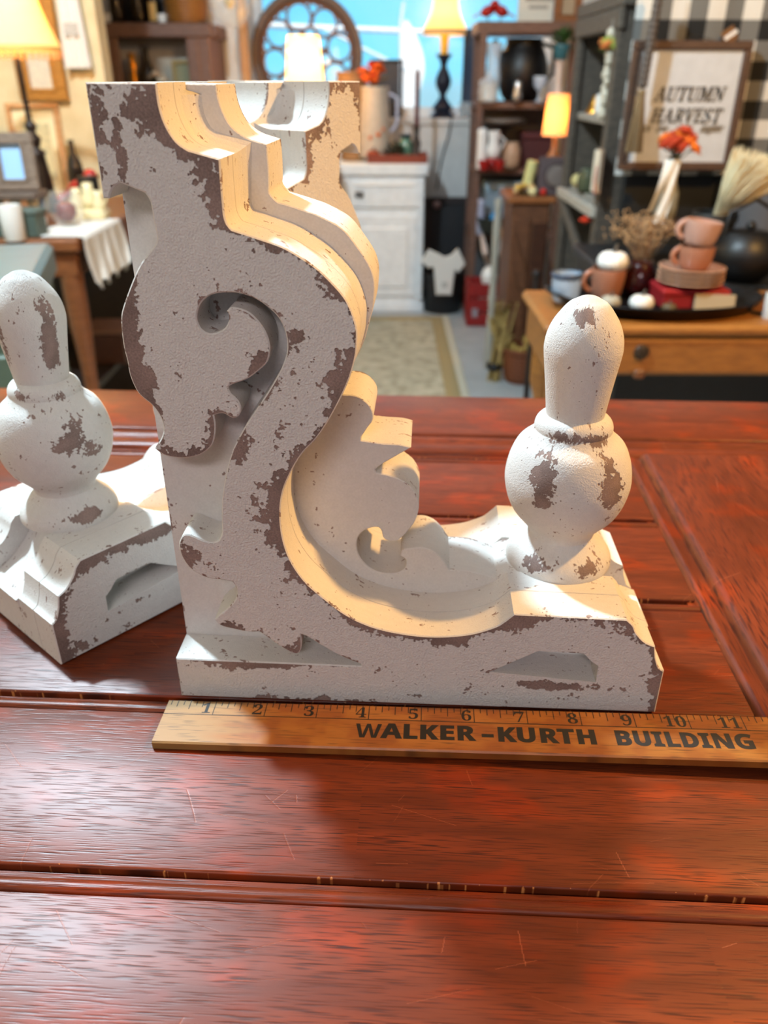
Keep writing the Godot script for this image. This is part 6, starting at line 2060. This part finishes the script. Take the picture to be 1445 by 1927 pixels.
func desk() -> void:
	var top := 0.70
	var x0 := 0.318
	var x1 := 1.22
	var zf := -1.55
	var zb := -1.855
	var cx := (x0 + x1) / 2.0
	var o := thing("oak_desk", "golden oak desk with a wide drawer beyond the red table", "desk", Vector3(cx, 0, (zf + zb) / 2.0))
	var d := zf - zb
	part(o, "desk_top", box(x1 - x0, 0.024, d, 0.008), M.oak, Vector3(0, top - 0.024, 0))
	part(o, "case", box(x1 - x0 - 0.03, 0.085, d - 0.03, 0.004), M.oak, Vector3(0, top - 0.108, 0))
	var dr := part(o, "drawer", box(x1 - x0 - 0.16, 0.075, 0.018, 0.006), M.oak, Vector3(0.02, top - 0.104, d / 2.0 - 0.016))
	part(dr, "key_plate", lathe(turned([0.0, 0.006, 0.013, 0.006, 0.016, 0.0]), 20), mat(Color(0.22, 0.17, 0.12), 0.5, 0.4), Vector3(-0.27, 0.048, 0.009), Vector3(PI / 2, 0, 0))
	part(dr, "drawer_pull", box(0.022, 0.02, 0.018, 0.004), mat(Color(0.40, 0.24, 0.12), 0.5), Vector3(-0.27, -0.006, 0.012))
	for sx in [-1.0, 1.0]:
		for sz in [-1.0, 1.0]:
			part(o, "leg", lathe(turned_smooth([0.02, 0, 0.026, 0.06, 0.018, 0.1, 0.03, 0.3, 0.022, 0.46, 0.034, 0.5, 0.034, 0.595]), 18), M.oak, Vector3(sx * (x1 - x0 - 0.12) / 2.0, 0, sz * (d - 0.12) / 2.0))
	# oval metal tray
	var tc := Vector3(0.5809601164432864, top + 0.0005, -1.705)
	var tr := thing("oval_tray", "large dark oval metal tray on the oak desk", "tray", tc)
	var rim := lathe(turned([0, 0, 0.19, 0, 0.212, 0.024, 0.219, 0.026, 0.217, 0.03, 0.208, 0.027, 0.187, 0.004, 0, 0.004]), 64)
	part(tr, "pan", join([[rim, at(0, 0, 0, Vector3.ZERO, Vector3(1.0, 1.0, 0.68))]]), mat(Color(0.075, 0.078, 0.085), 0.4, 0.6))
	for s in [-1.0, 1.0]:
		part(tr, "tray_handle", tube([Vector3(s * 0.21, 0.026, -0.03), Vector3(s * 0.235, 0.035, -0.02), Vector3(s * 0.235, 0.035, 0.02), Vector3(s * 0.21, 0.026, 0.03)], 0.004), M.black_metal)
	var ty := top + 0.006
	# red box with a cream book leaning on it, plates and mugs on top
	var rb := thing("red_gift_box", "crimson box under the stack of pink plates", "box", Vector3(0.6449, ty, -1.700))
	part(rb, "body", box(0.135, 0.030, 0.095, 0.003), mat(Color(0.50, 0.045, 0.07), 0.6))
	part(rb, "lid", box(0.14, 0.012, 0.10, 0.003), mat(Color(0.56, 0.05, 0.08), 0.6), Vector3(0, 0.028, 0))
	var cb := thing("cream_booklet", "cream booklet leaning on the crimson box front", "book", Vector3(0.6797, ty, -1.636), -0.12)
	cb.rotation.x = -0.2
	part(cb, "cover", box(0.08, 0.034, 0.008, 0.001), mat(Color(0.62, 0.56, 0.45), 0.8))
	part(cb, "pages", box(0.076, 0.031, 0.005, 0.0), mat(Color(0.78, 0.74, 0.64), 0.8), Vector3(0.001, 0.0015, -0.006))
	var pink := mat(Color(0.62, 0.42, 0.33), 0.22)
	var pink_rim := mat(Color(0.80, 0.62, 0.50), 0.2)
	var plate_mesh := lathe(turned([0, 0, 0.036, 0, 0.037, 0.002, 0.062, 0.0082, 0.0655, 0.0095, 0.062, 0.0100, 0.04, 0.004, 0, 0.003]), 48)
	var py := ty + 0.041
	var names := ["pink plate at the bottom of the stack on the crimson box", "pink plate second from the bottom of the stack", "pink plate third from the bottom of the stack", "topmost pink plate of the stack under the mugs"]
	for k in 4:
		var pp := thing("pink_plate", names[k], "plate", Vector3(0.6433, py + 0.0092 * k, -1.700), 0.0, "pink plates in the stack")
		part(pp, "dish", plate_mesh, pink)
		part(pp, "rim", lathe([profile([0.0655, 0.0088, 0.0672, 0.0090, 0.0676, 0.0100, 0.0668, 0.0110, 0.0652, 0.0108])], 48), pink_rim)
	var my := py + 0.0092 * 3 + 0.005
	mug("pink_mug", "pink mug at the bottom of the two stacked on the plates", Vector3(0.6471, my, -1.700), 0.036, 0.046, pink, PI * 1.02, 0.0)
	mug("pink_mug", "pale pink mug tilted on top of the lower pink mug", Vector3(0.6466, my + 0.048, -1.700), 0.037, 0.048, mat(Color(0.68, 0.53, 0.47), 0.2), PI * 1.02, -0.12)
	mug("peach_mug", "peach mug holding a white pumpkin at the left of the tray", Vector3(0.4873, ty, -1.760), 0.037, 0.062, pink, PI * 1.0, 0.0)
	pumpkin("white_pumpkin", "white pumpkin sitting on the peach mug", Vector3(0.4929, ty + 0.053, -1.760), 0.0335, M.white_china)
	var wl := mat(Color(0.84, 0.84, 0.82), 0.6)
	pumpkin("mini_pumpkin", "mini white pumpkin in front of the peach mug", Vector3(0.427, ty, -1.655), 0.018, wl, "mini pumpkins on the tray")
	pumpkin("mini_pumpkin", "speckled mini pumpkin in the middle of the tray front", Vector3(0.4699, ty, -1.655), 0.021, mottled(Color(0.25, 0.24, 0.20), Color(0.95, 0.93, 0.85), 0.6, 30.0, M.speck), "mini pumpkins on the tray")
	pumpkin("mini_pumpkin", "larger mini white pumpkin left of the crimson box", Vector3(0.5295, ty, -1.638), 0.025, wl, "mini pumpkins on the tray")
	pumpkin("mini_pumpkin", "dull green mini gourd at the foot of the crimson box", Vector3(0.5806, ty, -1.618), 0.016, mottled(Color(0.20, 0.15, 0.08), Color(0.40, 0.34, 0.20), 0.6, 30.0, M.speck), "mini pumpkins on the tray")
	single("dark_red_jar", "dark red glass jar between the peach mug and the crimson box", "jar", lathe(turned_smooth([0, 0, 0.034, 0, 0.04, 0.02, 0.038, 0.05, 0.024, 0.066, 0.026, 0.074, 0, 0.074]), 28), mat(Color(0.16, 0.02, 0.02), 0.12), Vector3(0.5624, ty, -1.780))
	var gj := thing("glass_canister", "clear glass canister at the left end of the tray", "canister", Vector3(0.3949 - 0.006, ty, -1.720))
	part(gj, "body", lathe(turned([0, 0, 0.026, 0, 0.03, 0.006, 0.032, 0.06, 0.028, 0.06, 0.026, 0.01, 0, 0.01]), 28), pane(Color(0.7, 0.78, 0.86), 0.45))
	part(gj, "band", lathe(turned([0.0325, 0.05, 0.034, 0.054, 0.034, 0.06, 0.0325, 0.062]), 28), mat(Color(0.25, 0.30, 0.38), 0.3))
	# dried sprays behind the white pumpkin
	sprays("dried_baby_breath", "bunch of fine brown dried flowers behind the white pumpkin", Vector3(0.5837, ty, -1.830), 0.155, 0.075, 110, Color(0.62, 0.50, 0.36), 501, true, Vector3(-0.018, 0, 0))
	var kt := thing("cast_iron_kettle", "black cast iron kettle behind the right end of the oak desk", "kettle", Vector3(0.8722, top + 0.001, -1.98))
	part(kt, "body", lathe(turned_smooth([0, 0, 0.05, 0, 0.075, 0.03, 0.078, 0.07, 0.055, 0.105, 0.03, 0.112, 0, 0.113]), 32), M.black_metal)
	part(kt, "lid_knob", bead(0.012), M.black_metal, Vector3(0, 0.12, 0))
	part(kt, "spout", tube([Vector3(0.06, 0.05, 0.03), Vector3(0.1, 0.08, 0.05), Vector3(0.115, 0.11, 0.055)], 0.016, 0.009), M.black_metal)
	part(kt, "bail", tube([Vector3(-0.06, 0.09, 0), Vector3(-0.055, 0.15, 0), Vector3(0, 0.18, 0), Vector3(0.055, 0.15, 0), Vector3(0.06, 0.09, 0)], 0.005), M.black_metal)
	# cream dried grass in a dark pot behind the mugs
	var dp := single("dark_pot", "dark pot behind the pink mugs holding cream grass", "pot", lathe(turned([0, 0, 0.04, 0, 0.05, 0.12, 0.054, 0.12, 0.054, 0.14, 0.046, 0.14, 0.04, 0.06, 0, 0.06]), 28), mat(Color(0.06, 0.07, 0.07), 0.6), Vector3(0.8127, top + 0.001, -2.06))
	sprays("dried_grass", "thick bunch of cream dried grass leaning right in the dark pot", dp.position + Vector3(-0.005, 0.07, 0), 0.185, 0.062, 420, Color(0.84, 0.78, 0.63), 502, false, Vector3(0.062, 0, 0.04))
	single("galvanised_bucket", "grey galvanised bucket beside the cream grass", "bucket", lathe(turned([0, 0, 0.07, 0, 0.075, 0.01, 0.09, 0.17, 0.094, 0.175, 0.086, 0.175, 0.068, 0.02, 0, 0.02]), 32), mat(Color(0.40, 0.41, 0.43), 0.5, 0.3), Vector3(1.0249, top + 0.001, -2.27))
	single("ribbed_white_cup", "white ribbed cup at the front edge of the oak desk", "cup", lathe(turned([0, 0, 0.018, 0, 0.02, 0.05, 0.017, 0.05, 0.015, 0.008, 0, 0.008]), 40, 16, 0.08), M.white_china, Vector3(0.7898, top, -1.61))
	# brown wooden riser with the lace bottle and its orange flowers
	var ri := thing("brown_riser", "dark brown wooden riser on the black counter under the lace bottle", "riser", Vector3(0.7529, top + 0.001, -2.2))
	part(ri, "board", box(0.17, 0.025, 0.11, 0.004), M.walnut, Vector3(0, 0.075, 0))
	for s in [-1.0, 1.0]:
		part(ri, "foot", box(0.025, 0.075, 0.10, 0.003), M.walnut, Vector3(s * 0.065, 0, 0))
	var ry := top + 0.1
	var lb := thing("lace_bottle", "white lace draped bottle holding orange flowers in front of the sign", "vase", Vector3(0.7304, ry, -2.19))
	part(lb, "glass", lathe(turned_smooth([0, 0, 0.026, 0, 0.028, 0.07, 0.014, 0.105, 0.012, 0.15, 0.015, 0.155, 0, 0.155]), 24), mat(Color(0.55, 0.55, 0.50), 0.3))
	part(lb, "lace_ribbon", sheet(10, 24, func(s: float, t: float) -> Vector3:
		return Vector3(-0.012 + 0.026 * s - 0.012 * t - 0.018 * t * t, 0.150 - t * 0.175, 0.018 + 0.014 * sin(t * 2.6) + 0.004 * sin(s * 9.0 + t * 6.0))), M.linen)
	part(lb, "lace_ribbon", sheet(10, 20, func(s: float, t: float) -> Vector3:
		return Vector3(-0.024 + 0.02 * s - 0.026 * t, 0.150 - t * 0.125, 0.012 + 0.016 * sin(t * 3.0 + s))), M.linen)
	flower_bunch("orange_bouquet", "bouquet of orange red silk flowers in the lace bottle", lb.position + Vector3(0.006, 0.135, 0.005), 0.046, 18, Color(0.83, 0.41, 0.06), Color(0.66, 0.20, 0.05), 0.026, 409, Color(0.20, 0.22, 0.08))


func mug(called: String, label: String, where: Vector3, r: float, h: float, m: Material, turn: float, tilt: float) -> Node3D:
	var o := thing(called, label, "mug", where, 0.0)
	o.rotation.z = tilt
	part(o, "cup", lathe(turned([0, 0, r * 0.72, 0, r * 0.78, h * 0.05, r * 0.9, h * 0.3, r * 0.99, h * 0.7, r, h * 0.98, r * 0.98, h, r * 0.93, h * 0.98, r * 0.9, h * 0.6, r * 0.7, h * 0.12, 0, h * 0.1]), 40), m)
	var path := []
	for k in 13:
		var a := lerpf(-1.25, 1.25, k / 12.0)
		path.append(Vector3(cos(turn) * (r * 0.9 + cos(a) * h * 0.42 - h * 0.1), h * 0.55 + sin(a) * h * 0.36, sin(turn) * (r * 0.9 + cos(a) * h * 0.4)))
	part(o, "mug_handle", tube(path, r * 0.16, r * 0.16, 10), m)
	return o


# Dried stems: fine sprays with tiny seed heads, or long grass plumes.
func sprays(called: String, label: String, where: Vector3, h: float, r: float, count: int, c: Color, sd: int, dotted: bool, lean: Vector3) -> Node3D:
	var rng := RandomNumberGenerator.new()
	rng.seed = sd
	var o := thing(called, label, "dried plant", where)
	var stems := []
	var heads := []
	var plume := lathe(turned_smooth([0.0012, 0, 0.0032, 0.02, 0.0036, 0.05, 0.0018, 0.085, 0, 0.1]), 5)
	for k in count:
		var a := rng.randf() * TAU
		var d := sqrt(rng.randf()) * r
		var p := Vector3(cos(a) * d, h * rng.randf_range(0.72, 1.0), sin(a) * d) + lean
		var mid := p * 0.5 + Vector3(-p.x * 0.25, 0.0, -p.z * 0.25)
		if k % (3 if dotted else 1) == 0:
			stems.append([tube([Vector3(cos(a) * 0.006, 0, sin(a) * 0.006), mid, p], 0.0011, 0.0007, 4), Transform3D.IDENTITY])
		if dotted:
			for j in 3:
				var q := p + Vector3(rng.randf_range(-1, 1), rng.randf_range(-1, 1), rng.randf_range(-1, 1)) * 0.012
				heads.append([bead(0.0024), at(q.x, q.y, q.z)])
		else:
			var y := (p - mid).normalized()
			var x := y.cross(Vector3(0, 0, 1)).normalized()
			heads.append([plume, Transform3D(Basis(x, y, x.cross(y)), mid.lerp(p, 0.35))])
	part(o, "stems", join(stems), mat(c.darkened(0.15), 0.9)).set_meta("kind", "stuff")
	part(o, "seed_heads" if dotted else "plumes", join(heads), mat(c, 0.9)).set_meta("kind", "stuff")
	return o
